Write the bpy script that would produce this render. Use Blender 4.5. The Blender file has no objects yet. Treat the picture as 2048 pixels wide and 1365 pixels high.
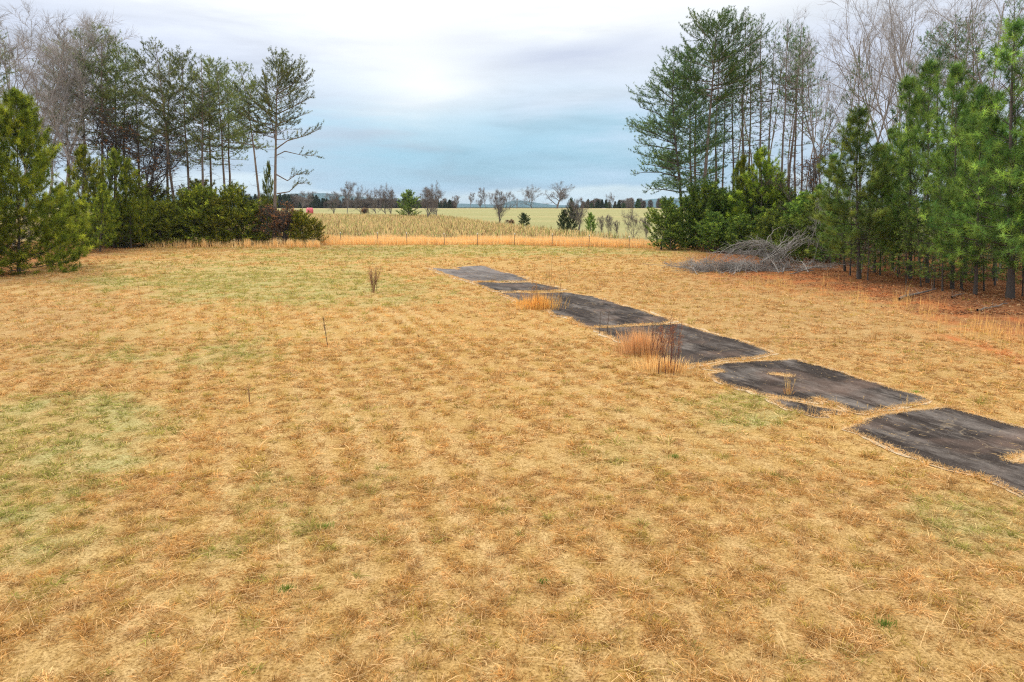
import bpy, math, random
import numpy as np
from mathutils import Vector, Matrix

scene = bpy.context.scene
COL = scene.collection
rad = math.radians

# ------------------------------------------------------------------ camera
PITCH = rad(11.3); CAMH = 4.5; F = 1365.0
cd = bpy.data.cameras.new('camera'); cam = bpy.data.objects.new('camera', cd); COL.objects.link(cam)
cd.lens = 24; cd.sensor_width = 36; cd.clip_end = 9000; cd.clip_start = 0.1
cam.location = (0, 0, CAMH); cam.rotation_euler = (math.pi/2 - PITCH, 0, 0)
scene.camera = cam

# ------------------------------------------------------------------ light, sky, exposure
SUN_EL, SUN_AZ = 48.0, -50.0          # azimuth measured from +Y towards +X
sd = bpy.data.lights.new('sun', 'SUN'); sun = bpy.data.objects.new('sun', sd); COL.objects.link(sun)
sd.energy = 2.0; sd.angle = rad(14); sd.color = (1.0, 0.95, 0.87)
_d = Vector((math.sin(rad(SUN_AZ))*math.cos(rad(SUN_EL)), math.cos(rad(SUN_AZ))*math.cos(rad(SUN_EL)), math.sin(rad(SUN_EL))))
sun.rotation_euler = _d.to_track_quat('Z', 'Y').to_euler()

class NT:
    def __init__(s, tree): s.t = tree; s.n = tree.nodes; s.l = tree.links
    def new(s, kind, **kw):
        n = s.n.new(kind)
        for k, v in kw.items(): setattr(n, k, v)
        return n
    def link(s, a, b): s.l.new(a, b)
    def setin(s, n, key, v):
        if hasattr(v, 'is_output') or isinstance(v, bpy.types.NodeSocket): s.l.new(v, n.inputs[key])
        else: n.inputs[key].default_value = v
    def math(s, op, a, b=0.0, c=0.0, clamp=False):
        n = s.n.new('ShaderNodeMath'); n.operation = op; n.use_clamp = clamp
        s.setin(n, 0, a); s.setin(n, 1, b)
        if op in ('MULTIPLY_ADD', 'COMPARE', 'SMOOTH_MIN'): s.setin(n, 2, c)
        return n.outputs[0]
    def ramp(s, fac, stops, interp='LINEAR'):
        n = s.n.new('ShaderNodeValToRGB'); n.color_ramp.interpolation = interp
        e = n.color_ramp.elements
        while len(e) < len(stops): e.new(0.5)
        for el, (p, c) in zip(e, stops):
            el.position = p; el.color = (c, c, c, 1) if isinstance(c, (int, float)) else (*c, 1)
        s.setin(n, 0, fac); return n.outputs[0]
    def mix(s, fac, a, b, mode='MIX'):
        n = s.n.new('ShaderNodeMix'); n.data_type = 'RGBA'; n.blend_type = mode
        s.setin(n, 0, fac)
        for k, v in ((6, a), (7, b)):
            if isinstance(v, tuple) and len(v) == 3: v = (*v, 1)
            s.setin(n, k, v)
        return n.outputs[2]
    def noise(s, vec, scale, detail=3, rough=0.55, dist=0.0):
        n = s.n.new('ShaderNodeTexNoise'); n.inputs['Scale'].default_value = scale
        n.inputs['Detail'].default_value = detail; n.inputs['Roughness'].default_value = rough
        n.inputs['Distortion'].default_value = dist
        if vec is not None: s.l.new(vec, n.inputs['Vector'])
        return n.outputs['Fac']
    def mapping(s, vec, scale=(1, 1, 1), rot=(0, 0, 0), loc=(0, 0, 0)):
        n = s.n.new('ShaderNodeMapping'); n.inputs['Scale'].default_value = scale
        n.inputs['Rotation'].default_value = rot; n.inputs['Location'].default_value = loc
        s.l.new(vec, n.inputs['Vector']); return n.outputs[0]

world = bpy.data.worlds.new('World'); scene.world = world; world.use_nodes = True
w = NT(world.node_tree); w.n.clear()
sky = w.new('ShaderNodeTexSky', sky_type='NISHITA'); sky.sun_disc = False
sky.sun_elevation = rad(SUN_EL); sky.sun_rotation = rad(SUN_AZ); sky.air_density = 1.2; sky.dust_density = 2.0
tc = w.new('ShaderNodeTexCoord').outputs['Generated']
sep = w.new('ShaderNodeSeparateXYZ'); w.link(tc, sep.inputs[0])
n1 = w.noise(w.mapping(tc, (1.6, 1.6, 8.0), loc=(3.1, 1.7, 0)), 2.0, 4, 0.5, 0.4)
n2 = w.noise(w.mapping(tc, (2.5, 2.5, 18.0), loc=(0.4, 5.2, 1)), 2.2, 4, 0.55, 0.3)
el = w.math('ADD', sep.outputs[2], w.math('MULTIPLY', w.math('SUBTRACT', n1, 0.5), 0.13))
layer = w.ramp(w.math('MULTIPLY', el, 1.0, clamp=True), [
    (0.000, (0.60, 0.76, 0.86)), (0.020, (0.68, 0.84, 0.92)), (0.034, (0.42, 0.62, 0.79)), (0.070, (0.36, 0.605, 0.765)),
    (0.115, (0.45, 0.67, 0.82)), (0.150, (0.64, 0.76, 0.89)), (0.200, (0.80, 0.87, 0.96)), (0.245, (1.0, 1.03, 1.04)), (0.34, (1.10, 1.12, 1.14)), (0.6, (1.50, 1.50, 1.50)), (1.0, (1.6, 1.58, 1.55))])
# greyer cloud out to the sides
sx_ = w.math('ABSOLUTE', w.math('ADD', sep.outputs[0], w.math('MULTIPLY', w.math('SUBTRACT', n2, 0.5), 0.5)))
sidef = w.math('MULTIPLY', w.ramp(sx_, [(0.12, 0.0), (0.40, 0.85)]), w.ramp(sep.outputs[2], [(0.03, 0.25), (0.10, 1.0), (0.20, 1.0), (0.27, 0.25), (0.33, 0.0)]))
layer = w.mix(sidef, layer, (0.64, 0.70, 0.85))
# uneven thickness of the cloud sheet
thick = w.ramp(n2, [(0.30, 0.88), (0.52, 1.02), (0.72, 1.10)])
cl = w.mix(1.0, layer, thick, 'MULTIPLY')
# the cloud sheet thins towards two bright openings
def glow(az, elv, size, power, asp=(1, 1, 1.7)):
    v = (math.sin(rad(az))*math.cos(rad(elv)), math.cos(rad(az))*math.cos(rad(elv)), math.sin(rad(elv)))
    m = w.new('ShaderNodeVectorMath', operation='SUBTRACT'); w.link(tc, m.inputs[0]); m.inputs[1].default_value = v
    m2 = w.new('ShaderNodeVectorMath', operation='MULTIPLY'); w.link(m.outputs[0], m2.inputs[0]); m2.inputs[1].default_value = asp
    ln = w.new('ShaderNodeVectorMath', operation='LENGTH'); w.link(m2.outputs[0], ln.inputs[0])
    d = w.math('ADD', ln.outputs['Value'], w.math('MULTIPLY', w.math('SUBTRACT', n1, 0.5), 0.35))
    g = w.math('SUBTRACT', 1.0, w.math('DIVIDE', d, size), clamp=True)
    return w.math('MULTIPLY', w.math('POWER', g, 1.6), power)
g = w.math('ADD', glow(-6.5, 10.2, 0.19, 0.8), glow(-12, 19, 0.36, 0.9), clamp=True)
g = w.math('ADD', g, glow(12, 17, 0.30, 0.6), clamp=True)
cl = w.mix(g, cl, (1.04, 1.06, 1.07))
cl = w.mix(glow(4, 11.4, 0.16, 0.9, (0.6, 0.6, 3.6)), cl, (0.60, 0.66, 0.81))
nish = w.mix(1.0, sky.outputs[0], (0.10, 0.10, 0.10), 'MULTIPLY')
tot = w.mix(0.95, nish, cl)
bg = w.new('ShaderNodeBackground'); w.link(tot, bg.inputs[0]); bg.inputs[1].default_value = 1.0
wo = w.new('ShaderNodeOutputWorld'); w.link(bg.outputs[0], wo.inputs[0])

vs = scene.view_settings
vs.view_transform = 'Standard'; vs.look = 'None'; vs.exposure = 0.10; vs.gamma = 1.0; vs.use_curve_mapping = False
scene.cycles.use_denoising = False; scene.cycles.filter_width = 1.15; scene.cycles.adaptive_min_samples = 112; scene.cycles.sample_clamp_indirect = 3.0
scene.cycles.max_bounces = 5; scene.cycles.diffuse_bounces = 3; scene.cycles.transparent_max_bounces = 4
scene.cycles.transmission_bounces = 2; scene.cycles.glossy_bounces = 2

# ------------------------------------------------------------------ geometry of the view
def terr(x, y):
    x = np.asarray(x, float); y = np.asarray(y, float)
    def ss(a, b, t):
        t = np.clip((t-a)/(b-a), 0, 1); return t*t*(3-2*t)
    z = 2.0*ss(130, 455, y) - 9.0*ss(470, 900, y)
    # the field right of the drive drops a little into the wood
    return z
def pix(px, py, D):
    """world point on the ray of photo pixel (px,py) at forward distance D"""
    u = (px-1024)/F; v = (682.5-py)/F
    c, s = math.cos(PITCH), math.sin(PITCH)
    dz = D*(v*c - s)/(c + v*s)
    depth = D*c - dz*s
    return Vector((u*depth, D, CAMH+dz))
def gnd(px, py):
    lo, hi = 2.0, 460.0
    for _ in range(50):
        m = (lo+hi)/2; p = pix(px, py, m)
        if p.z > float(terr(p.x, m)): lo = m
        else: hi = m
    p = pix(px, py, lo); return Vector((p.x, lo, float(terr(p.x, lo))))
def base_at(px, D):
    z = float(terr(0, D)); c, s = math.cos(PITCH), math.sin(PITCH)
    return Vector(((px-1024)/F*(D*c + (CAMH-z)*s), D, z))
def topix(x, y, z=0.0):
    c, s = math.cos(PITCH), math.sin(PITCH)
    dep = np.maximum(y*c - (z-CAMH)*s, 0.3)
    return 1024 + F*x/dep, 682.5 - F*(y*s + (z-CAMH)*c)/dep

# numpy value noise
_rs = np.random.RandomState(5)
_perm = _rs.rand(256, 256)
def vnoise(x, y):
    xi = np.floor(x).astype(int); yi = np.floor(y).astype(int); fx = x-xi; fy = y-yi
    fx = fx*fx*(3-2*fx); fy = fy*fy*(3-2*fy)
    g = lambda a, b: _perm[a & 255, b & 255]
    return (g(xi, yi)*(1-fx)+g(xi+1, yi)*fx)*(1-fy) + (g(xi, yi+1)*(1-fx)+g(xi+1, yi+1)*fx)*fy
def fbm(x, y, o=4):
    r = 0; a = 1; t = 0
    for i in range(o):
        r = r + a*vnoise(x*2**i+17.3*i, y*2**i+9.1*i); t += a; a *= 0.55
    return r/t

def make_mesh(name, V, Ft, col=None, smooth=False):
    V = np.asarray(V, np.float32); Ft = np.asarray(Ft, np.int32)
    me = bpy.data.meshes.new(name)
    me.vertices.add(len(V)); me.vertices.foreach_set('co', V.ravel())
    me.loops.add(Ft.size); me.loops.foreach_set('vertex_index', Ft.ravel())
    me.polygons.add(len(Ft))
    me.polygons.foreach_set('loop_start', np.arange(0, Ft.size, Ft.shape[1], dtype=np.int32))
    me.update(calc_edges=True)
    if smooth: me.polygons.foreach_set('use_smooth', np.ones(len(Ft), bool))
    if col is not None:
        a = me.color_attributes.new('Col', 'FLOAT_COLOR', 'POINT')
        c = np.ones((len(V), 4), np.float32); c[:, :col.shape[1]] = col
        a.data.foreach_set('color', c.ravel())
    return me
def add(name, me, mat, parent=None, loc=None):
    o = bpy.data.objects.new(name, me); COL.objects.link(o)
    if mat and not me.materials: me.materials.append(mat)
    if parent: o.parent = parent
    if loc is not None: o.location = loc
    return o
def tag(o, label=None, cat=None, group=None, kind=None):
    if label: o['label'] = label
    if cat: o['category'] = cat
    if group: o['group'] = group
    if kind: o['kind'] = kind
    return o
def empty(name, loc=(0, 0, 0)):
    o = bpy.data.objects.new(name, None); o.empty_display_size = 0.3; COL.objects.link(o); o.location = loc
    return o
def copy_tree(o):
    c = o.copy(); COL.objects.link(c)
    for ch in [k for k in bpy.data.objects if k.parent == o]:
        d = ch.copy(); COL.objects.link(d); d.parent = c
        for gch in [k for k in bpy.data.objects if k.parent == ch]:
            e = gch.copy(); COL.objects.link(e); e.parent = d
    return c

# ------------------------------------------------------------------ materials
def newmat(name):
    m = bpy.data.materials.new(name); m.use_nodes = True; t = NT(m.node_tree); t.n.clear()
    out = t.new('ShaderNodeOutputMaterial'); return m, t, out
def leafmat(name, tint=(1, 1, 1), trans=0.4, nscale=1.0, lo=(0.62, 0.70, 0.75), hi=(1.5, 1.4, 1.1)):
    m, t, out = newmat(name)
    at = t.new('ShaderNodeAttribute', attribute_name='Col')
    info = t.new('ShaderNodeObjectInfo')
    tcx = t.new('ShaderNodeTexCoord').outputs['Object']
    n = t.noise(tcx, nscale, 2)
    c = t.mix(1.0, at.outputs['Color'], tint, 'MULTIPLY')
    c = t.mix(1.0, c, t.ramp(n, [(0.3, lo), (0.7, hi)]), 'MULTIPLY')
    h = t.new('ShaderNodeHueSaturation'); t.link(c, h.inputs['Color'])
    t.setin(h, 'Hue', t.math('MULTIPLY_ADD', info.outputs['Random'], 0.03, 0.485))
    t.setin(h, 'Value', t.math('MULTIPLY_ADD', info.outputs['Random'], 0.60, 0.75))
    d = t.new('ShaderNodeBsdfDiffuse'); t.link(h.outputs[0], d.inputs[0])
    tr = t.new('ShaderNodeBsdfTranslucent'); t.link(h.outputs[0], tr.inputs[0])
    mx = t.new('ShaderNodeMixShader'); mx.inputs[0].default_value = trans
    t.link(d.outputs[0], mx.inputs[1]); t.link(tr.outputs[0], mx.inputs[2]); t.link(mx.outputs[0], out.inputs[0])
    return m
def barkmat(name, a, b, scale=6.0):
    m, t, out = newmat(name)
    tcx = t.new('ShaderNodeTexCoord').outputs['Object']
    n = t.noise(t.mapping(tcx, (1, 1, 0.25)), scale, 4, 0.65)
    n2 = t.noise(tcx, 0.5, 2)
    c = t.mix(n, a, b); c = t.mix(1.0, c, t.ramp(n2, [(0.3, 0.75), (0.7, 1.2)]), 'MULTIPLY')
    p = t.new('ShaderNodeBsdfPrincipled'); t.link(c, p.inputs['Base Color']); p.inputs['Roughness'].default_value = 0.9
    p.inputs['Specular IOR Level'].default_value = 0.15
    bp = t.new('ShaderNodeBump'); bp.inputs['Strength'].default_value = 0.6; bp.inputs['Distance'].default_value = 0.03
    t.link(n, bp.inputs['Height']); t.link(bp.outputs[0], p.inputs['Normal'])
    t.link(p.outputs[0], out.inputs[0]); return m
def plain(name, c, rough=0.7, var=0.3, scale=8.0):
    m, t, out = newmat(name)
    n = t.noise(t.new('ShaderNodeTexCoord').outputs['Object'], scale, 4)
    cc = t.mix(1.0, c, t.ramp(n, [(0.25, 1-var), (0.75, 1+var)]), 'MULTIPLY')
    p = t.new('ShaderNodeBsdfPrincipled'); t.link(cc, p.inputs['Base Color']); p.inputs['Roughness'].default_value = rough
    t.link(p.outputs[0], out.inputs[0]); return m
M = {}
M['needle'] = leafmat('needles')
M['grass'] = leafmat('dry grass', trans=0.3, nscale=5.0, lo=(0.98, 0.96, 0.92), hi=(1.30, 1.26, 1.16))
M['barkpine'] = barkmat('pine bark', (0.10, 0.075, 0.06), (0.34, 0.27, 0.225))
M['barkdark'] = barkmat('dark bark', (0.055, 0.047, 0.042), (0.15, 0.13, 0.115))
M['barkgrey'] = barkmat('grey bark', (0.22, 0.19, 0.17), (0.46, 0.42, 0.39))
M['barkfar'] = barkmat('brown grey bark', (0.13, 0.11, 0.10), (0.26, 0.22, 0.20))
M['deadwood'] = barkmat('weathered dead wood', (0.17, 0.15, 0.135), (0.44, 0.41, 0.375))
M['steel'] = plain('rusty green steel', (0.07, 0.05, 0.035))
M['white'] = plain('white paint', (0.75, 0.75, 0.72), var=0.1)
M['wire'] = plain('galvanised wire', (0.22, 0.21, 0.20), 0.5)
M['pink'] = plain('faded red wrap', (0.62, 0.10, 0.12), 0.5, 0.2, 2.0)
M['hayend'] = plain('bale end hay', (0.50, 0.20, 0.14), 0.9)
M['roofwhite'] = plain('pale metal roof', (0.6, 0.62, 0.63), 0.4, 0.1)

# ------------------------------------------------------------------ field colour
def blob(px, py, x, y, rx, ry):
    return np.exp(-(((px-x)/rx)**2 + ((py-y)/ry)**2))
VX, VY = -22.1, 0.0
AZ = rad(-21.5); rdir = (math.sin(AZ), math.cos(AZ)); rnor = (math.cos(AZ), -math.sin(AZ))
# wood-edge curves: forward distance of the litter edge as function of photo x
def field_masks(x, y):
    px, py = topix(x, y)
    n = fbm(x*0.35, y*0.35); n2 = fbm(x*1.3+40, y*1.3+7); n3 = fbm(x*0.12+3, y*0.12+50)
    g = (0.85*blob(px, py, 460, 560, 330, 44) + 0.9*blob(px, py, 950, 503, 420, 14) + 0.85*blob(px, py, 70, 900, 200, 95)
         + 0.5*blob(px, py, 220, 820, 130, 40) + 0.8*blob(px, py, 1480, 810, 110, 40) + 0.55*blob(px, py, 1900, 1060, 230, 90)
         + 0.40*blob(px, py, 300, 1000, 460, 150) + 0.45*blob(px, py, 30, 1080, 170, 110) + 0.35*blob(px, py, 420, 700, 380, 60) + 0.45*blob(px, py, 760, 590, 260, 30) + 0.3*blob(px, py, 1250, 900, 260, 70) + 0.04)
    g = np.clip((g*1.35 + (n-0.5)*1.5 + (n2-0.5)*0.9 - 0.28)*1.3, 0, 1)*np.clip(g*2.2, 0, 1)
    dull = np.clip(0.8*blob(px, py, 60, 640, 260, 110) + 0.75*blob(px, py, 1650, 650, 420, 110) + 0.4*blob(px, py, 1350, 560, 260, 40)
                   + 0.22 + (n3-0.5)*0.7, 0, 1)
    # reddish soil: right margin below the wood, left by the pine, the worn track
    edge = np.interp(px, [1380, 1560, 1700, 1830, 1950, 2060, 2300], [548, 572, 592, 625, 655, 680, 740])
    r = 1/(1+np.exp((py-edge + (n2-0.5)*40 + (n-0.5)*26)/7.0)); r = r*np.clip((px-1340)/110, 0, 1)
    le = np.interp(px, [-200, 0, 160, 330], [600, 556, 520, 484])
    rl = 1/(1+np.exp((py-le + (n2-0.5)*30)/6.0))*np.clip((400-px)/150, 0, 1)
    tx = np.interp(px, [1790, 1900, 2048, 2300], [660, 676, 722, 800])
    tr = np.exp(-((py-tx)/(4+ (px-1780)*0.012).clip(3, 12))**2)*np.clip((px-1800)/60, 0, 1)*np.clip(n2*3-0.7, 0, 1)
    red = np.clip(r + rl*0.8, 0, 1); red = np.where(y > 120, 0, red)
    # mown rows
    q = x*rnor[0] + y*rnor[1]
    q = q + (fbm(x*0.10, y*0.10+9, 2)-0.5)*0.9
    ph = q*2*math.pi/0.80
    rows = 0.5+0.5*np.sin(ph)*np.clip(0.55+0.9*(fbm(q*0.5+3, (x*rdir[0]+y*rdir[1])*0.07, 2)-0.3), 0, 1)
    rows = 0.5+(rows-0.5)*np.clip(1.15-np.abs(px-650)/1500, 0.25, 1)*np.where(y > 90, 0, 1)
    return g, dull, red, tr, rows, n, n2
STRAW = np.array((0.69, 0.445, 0.165)); GOLD = np.array((0.62, 0.375, 0.105)); BROWN = np.array((0.40, 0.245, 0.095))
DULL = np.array((0.50, 0.32, 0.16)); GREEN = np.array((0.36, 0.42, 0.10)); PGREEN = np.array((0.53, 0.49, 0.205))
CLAY = np.array((0.62, 0.21, 0.075)); LITTER_SHADE = np.array((0.32, 0.135, 0.065)); PALE = np.array((0.85, 0.63, 0.33))  # litter brown is deepened with the tree shade painted in
def lerp(a, b, t): return a*(1-t[:, None]) + b*t[:, None]
def field_color(x, y):
    px, py = topix(x, y)
    g, dull, red, tr, rows, n, n2 = field_masks(x, y)
    c = np.tile(STRAW, (len(x), 1))
    n5 = fbm(x*2.9+11, y*2.9+3, 2); c = lerp(c, GOLD, np.clip((n5-0.40)*3.0, 0, 1)*0.45)
    c = lerp(c, DULL, dull*0.55)
    c = lerp(c, PALE, np.clip(rows-0.45, 0, 0.55)*1.0)
    c = lerp(c, (GOLD+BROWN)*0.5, np.clip(0.5-rows, 0, 0.5)*0.85)
    c = lerp(c, PGREEN, g*(0.35+0.5*np.clip((n2-0.4)*4, 0, 1)))
    lit = np.clip((n2-0.30)*3.0 + np.where(px > 1000, np.clip((np.interp(px, [1380, 1560, 1700, 1830, 1950, 2060, 2300], [548, 572, 592, 625, 655, 680, 740])-25-py)/25, 0, 1), 0.3), 0, 1)  # more of the shade-darkened litter brown further inside the wood, clay at its edge
    c = lerp(c, lerp(np.tile(CLAY, (len(x), 1)), LITTER_SHADE, lit), red*0.92)
    c = lerp(c, CLAY*1.15, tr*0.9)
    return c, g, red, tr, rows

# ------------------------------------------------------------------ ground sheet
def build_ground():
    ny, nx = 420, 340
    k = np.linspace(0, 1, ny)
    ys = -40 + 48*k/0.12
    ys = np.where(k > 0.12, 8*np.exp((k-0.12)/0.88*math.log(7000/8.0)), ys)
    t = np.linspace(-1, 1, nx); t = np.sinh(t*3.2)/math.sinh(3.2)*1.9
    Y, T = np.meshgrid(ys, t, indexing='ij'); X = T*(np.maximum(Y, 0)+55)
    x, y = X.ravel(), Y.ravel(); z = terr(x, y)
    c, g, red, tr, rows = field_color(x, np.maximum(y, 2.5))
    c = c*0.85
    # beyond the fence: rough strip, maize stubble, pale hay meadow
    far = np.clip((y-84)/4, 0, 1)
    px, py = topix(x, np.maximum(y, 3), z)
    corn = np.array((0.40, 0.31, 0.165)); hay = np.array((0.36, 0.355, 0.17)); tan = np.array((0.50, 0.42, 0.22))
    bd = np.interp(px, [500, 600, 880, 1000, 1100, 1200, 1300], [431, 431, 434, 452, 464, 474, 484])
    inc = 1/(1+np.exp(-(py-bd)/0.8))
    nn = fbm(x*0.008, y*0.06)
    fc = lerp(np.tile(hay, (len(x), 1)), tan, np.clip((nn-0.45)*3, 0, 1)*0.6)
    fc = lerp(fc, tan, np.clip((y-380)/60, 0, 1)*0.8)
    fc = lerp(fc, corn*(0.8+0.5*nn[:, None]), inc)
    fc = lerp(fc, np.array((0.05, 0.07, 0.03)), np.clip((y-520)/60, 0, 1))
    c = lerp(c, fc, far)
    V = np.stack([x, y, z], 1)
    i = np.arange(ny-1)[:, None]*nx + np.arange(nx-1)[None, :]; i = i.ravel()
    Fq = np.stack([i, i+1, i+nx+1, i+nx], 1)
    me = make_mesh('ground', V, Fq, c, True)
    m, tt, out = newmat('dry field')
    at = tt.new('ShaderNodeAttribute', attribute_name='Col')
    pos = tt.new('ShaderNodeNewGeometry').outputs['Position']
    a = tt.noise(pos, 28, 5, 0.75); b = tt.noise(pos, 7.5, 5, 0.7); d = tt.noise(pos, 0.8, 4, 0.6)
    cc = tt.mix(1.0, at.outputs['Color'], tt.ramp(a, [(0.34, (0.34, 0.27, 0.20)), (0.5, (0.95, 0.94, 0.92)), (0.68, (1.35, 1.38, 1.5))]), 'MULTIPLY')
    cc = tt.mix(1.0, cc, tt.ramp(b, [(0.36, (0.74, 0.68, 0.58)), (0.50, (1, 1, 1)), (0.66, (1.18, 1.2, 1.25))]), 'MULTIPLY')
    cc = tt.mix(1.0, cc, tt.ramp(d, [(0.35, (0.94, 0.93, 0.92)), (0.65, (1.05, 1.05, 1.06))]), 'MULTIPLY')
    p = tt.new('ShaderNodeBsdfPrincipled'); tt.link(cc, p.inputs['Base Color']); p.inputs['Roughness'].default_value = 1.0
    p.inputs['Specular IOR Level'].default_value = 0.0
    bp = tt.new('ShaderNodeBump'); bp.inputs['Strength'].default_value = 0.8; bp.inputs['Distance'].default_value = 0.05
    tt.link(tt.math('ADD', a, tt.math('MULTIPLY', b, 1.5)), bp.inputs['Height']); tt.link(bp.outputs[0], p.inputs['Normal'])
    tt.link(p.outputs[0], out.inputs[0])
    o = add('ground', me, m); tag(o, 'wide mown field of dry straw coloured grass', kind='structure')
build_ground()

# ------------------------------------------------------------------ driveway
SLABS = [
 [(854,535.5),(885,538.5),(917,540),(911,536),(935,533.5),(960,532),(974,534),(990,540),(1004,545),(1029,549),(1059,561.5),(1059,563.5),(1000,563.5),(941,563.5),(915,557),(880,545)],
 [(946,565.5),(1000,566),(1061,566),(1086,570),(1127,579),(1102,582.5),(1045,583.5),(993,584),(966,575)],
 [(999,588.5),(1032,586),(1067,587.5),(1130,585.5),(1184.5,594),(1236.5,609),(1290,625),(1346,642),(1327,648),(1260,651.5),(1190,656),(1176,656),(1160,650),(1149,642),(1127,634),(1108,633),(1097,622),(1070,615),(1040,605)],
 [(1182,658),(1260,654.5),(1340,650.5),(1360,648.5),(1400,661),(1435,672),(1475,681),(1513.6,693),(1546,708),(1534,713),(1500,716),(1452,720),(1410,729),(1367,737),(1340,733),(1310,716),(1285,703),(1253,688.7),(1223,676)],
 [(1411,739),(1430,731),(1452,728),(1520,724),(1588.6,720),(1656.7,739),(1715,757),(1776,776),(1820,789),(1858,802),(1854,806),(1827,810),(1780,818),(1728,828),(1711,827.5),(1691,817),(1665,806),(1640,798.5),(1628,799),(1636,807),(1610,803),(1588.6,800),(1550,794),(1513.6,790),(1496.5,781),(1470,776),(1440,765),(1421.6,756),(1419,749),(1442,746),(1440,742)],
 [(1536,798.5),(1560,799.5),(1582,803.6),(1629.5,815.5),(1660,820),(1701,827),(1670,829),(1643,827.5),(1653,836),(1630,834),(1609,829),(1568,817)],
 [(1691,861.5),(1720,850),(1759,834),(1800,826),(1834,820.6),(1895,817),(1963.5,834),(2048,858),(2200,903),(2420,965),(2800,1090),(2900,1500),(2500,1220),(2300,1115),(2150,1045),(2048,994.5),(2000,972),(1963.5,955),(1895,941.6),(1860,930),(1827,916),(1790,902),(1759,889),(1708,866.6)],
]
ISLES = [[(2008,921),(2030,913),(2060,910),(2090,922),(2060,930),(2025,927)], [(1541,750),(1552,748.8),(1564,751),(1583,752.3),(1588,754.5),(1576,755.5),(1562,753.5),(1549,752)]]
def roughen(poly, step=0.11, amp=0.10, seed=0):
    P = [gnd(*p) for p in poly]; out = []
    n = len(P)
    for i in range(n):
        a, b = P[i], P[(i+1) % n]; L = (b-a).length; k = max(1, int(L/step))
        for j in range(k):
            q = a.lerp(b, j/k); out.append((q.x, q.y))
    A = np.array(out); s = A*3.1
    A[:, 0] += (fbm(s[:, 0]+seed, s[:, 1], 3)-0.5)*2.4*amp*np.clip(A[:, 1]/18, 0.5, 2)
    A[:, 1] += (fbm(s[:, 0]+31, s[:, 1]+seed, 3)-0.5)*2.4*amp*np.clip(A[:, 1]/18, 0.5, 2)
    return A
def inpoly(x, y, A):
    ins = np.zeros(len(x), bool); n = len(A); j = n-1
    bx = (x > A[:, 0].min()) & (x < A[:, 0].max()) & (y > A[:, 1].min()) & (y < A[:, 1].max())
    xi, yi = x[bx], y[bx]; r = np.zeros(len(xi), bool)
    for i in range(n):
        x1, y1, x2, y2 = A[i, 0], A[i, 1], A[j, 0], A[j, 1]
        if y1 != y2:
            r ^= ((y1 > yi) != (y2 > yi)) & (xi < (x2-x1)*(yi-y1)/(y2-y1)+x1)
        j = i
    ins[bx] = r; return ins
SLABW = [roughen(p, seed=i*5) for i, p in enumerate(SLABS)]
ISLEW = [roughen(p, 0.1, 0.05, seed=i*5+77) for i, p in enumerate(ISLES)]
def on_drive(x, y):
    r = np.zeros(len(x), bool)
    for A in SLABW: r |= inpoly(x, y, A)
    for A in ISLEW: r &= ~inpoly(x, y, A)
    return r
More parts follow.
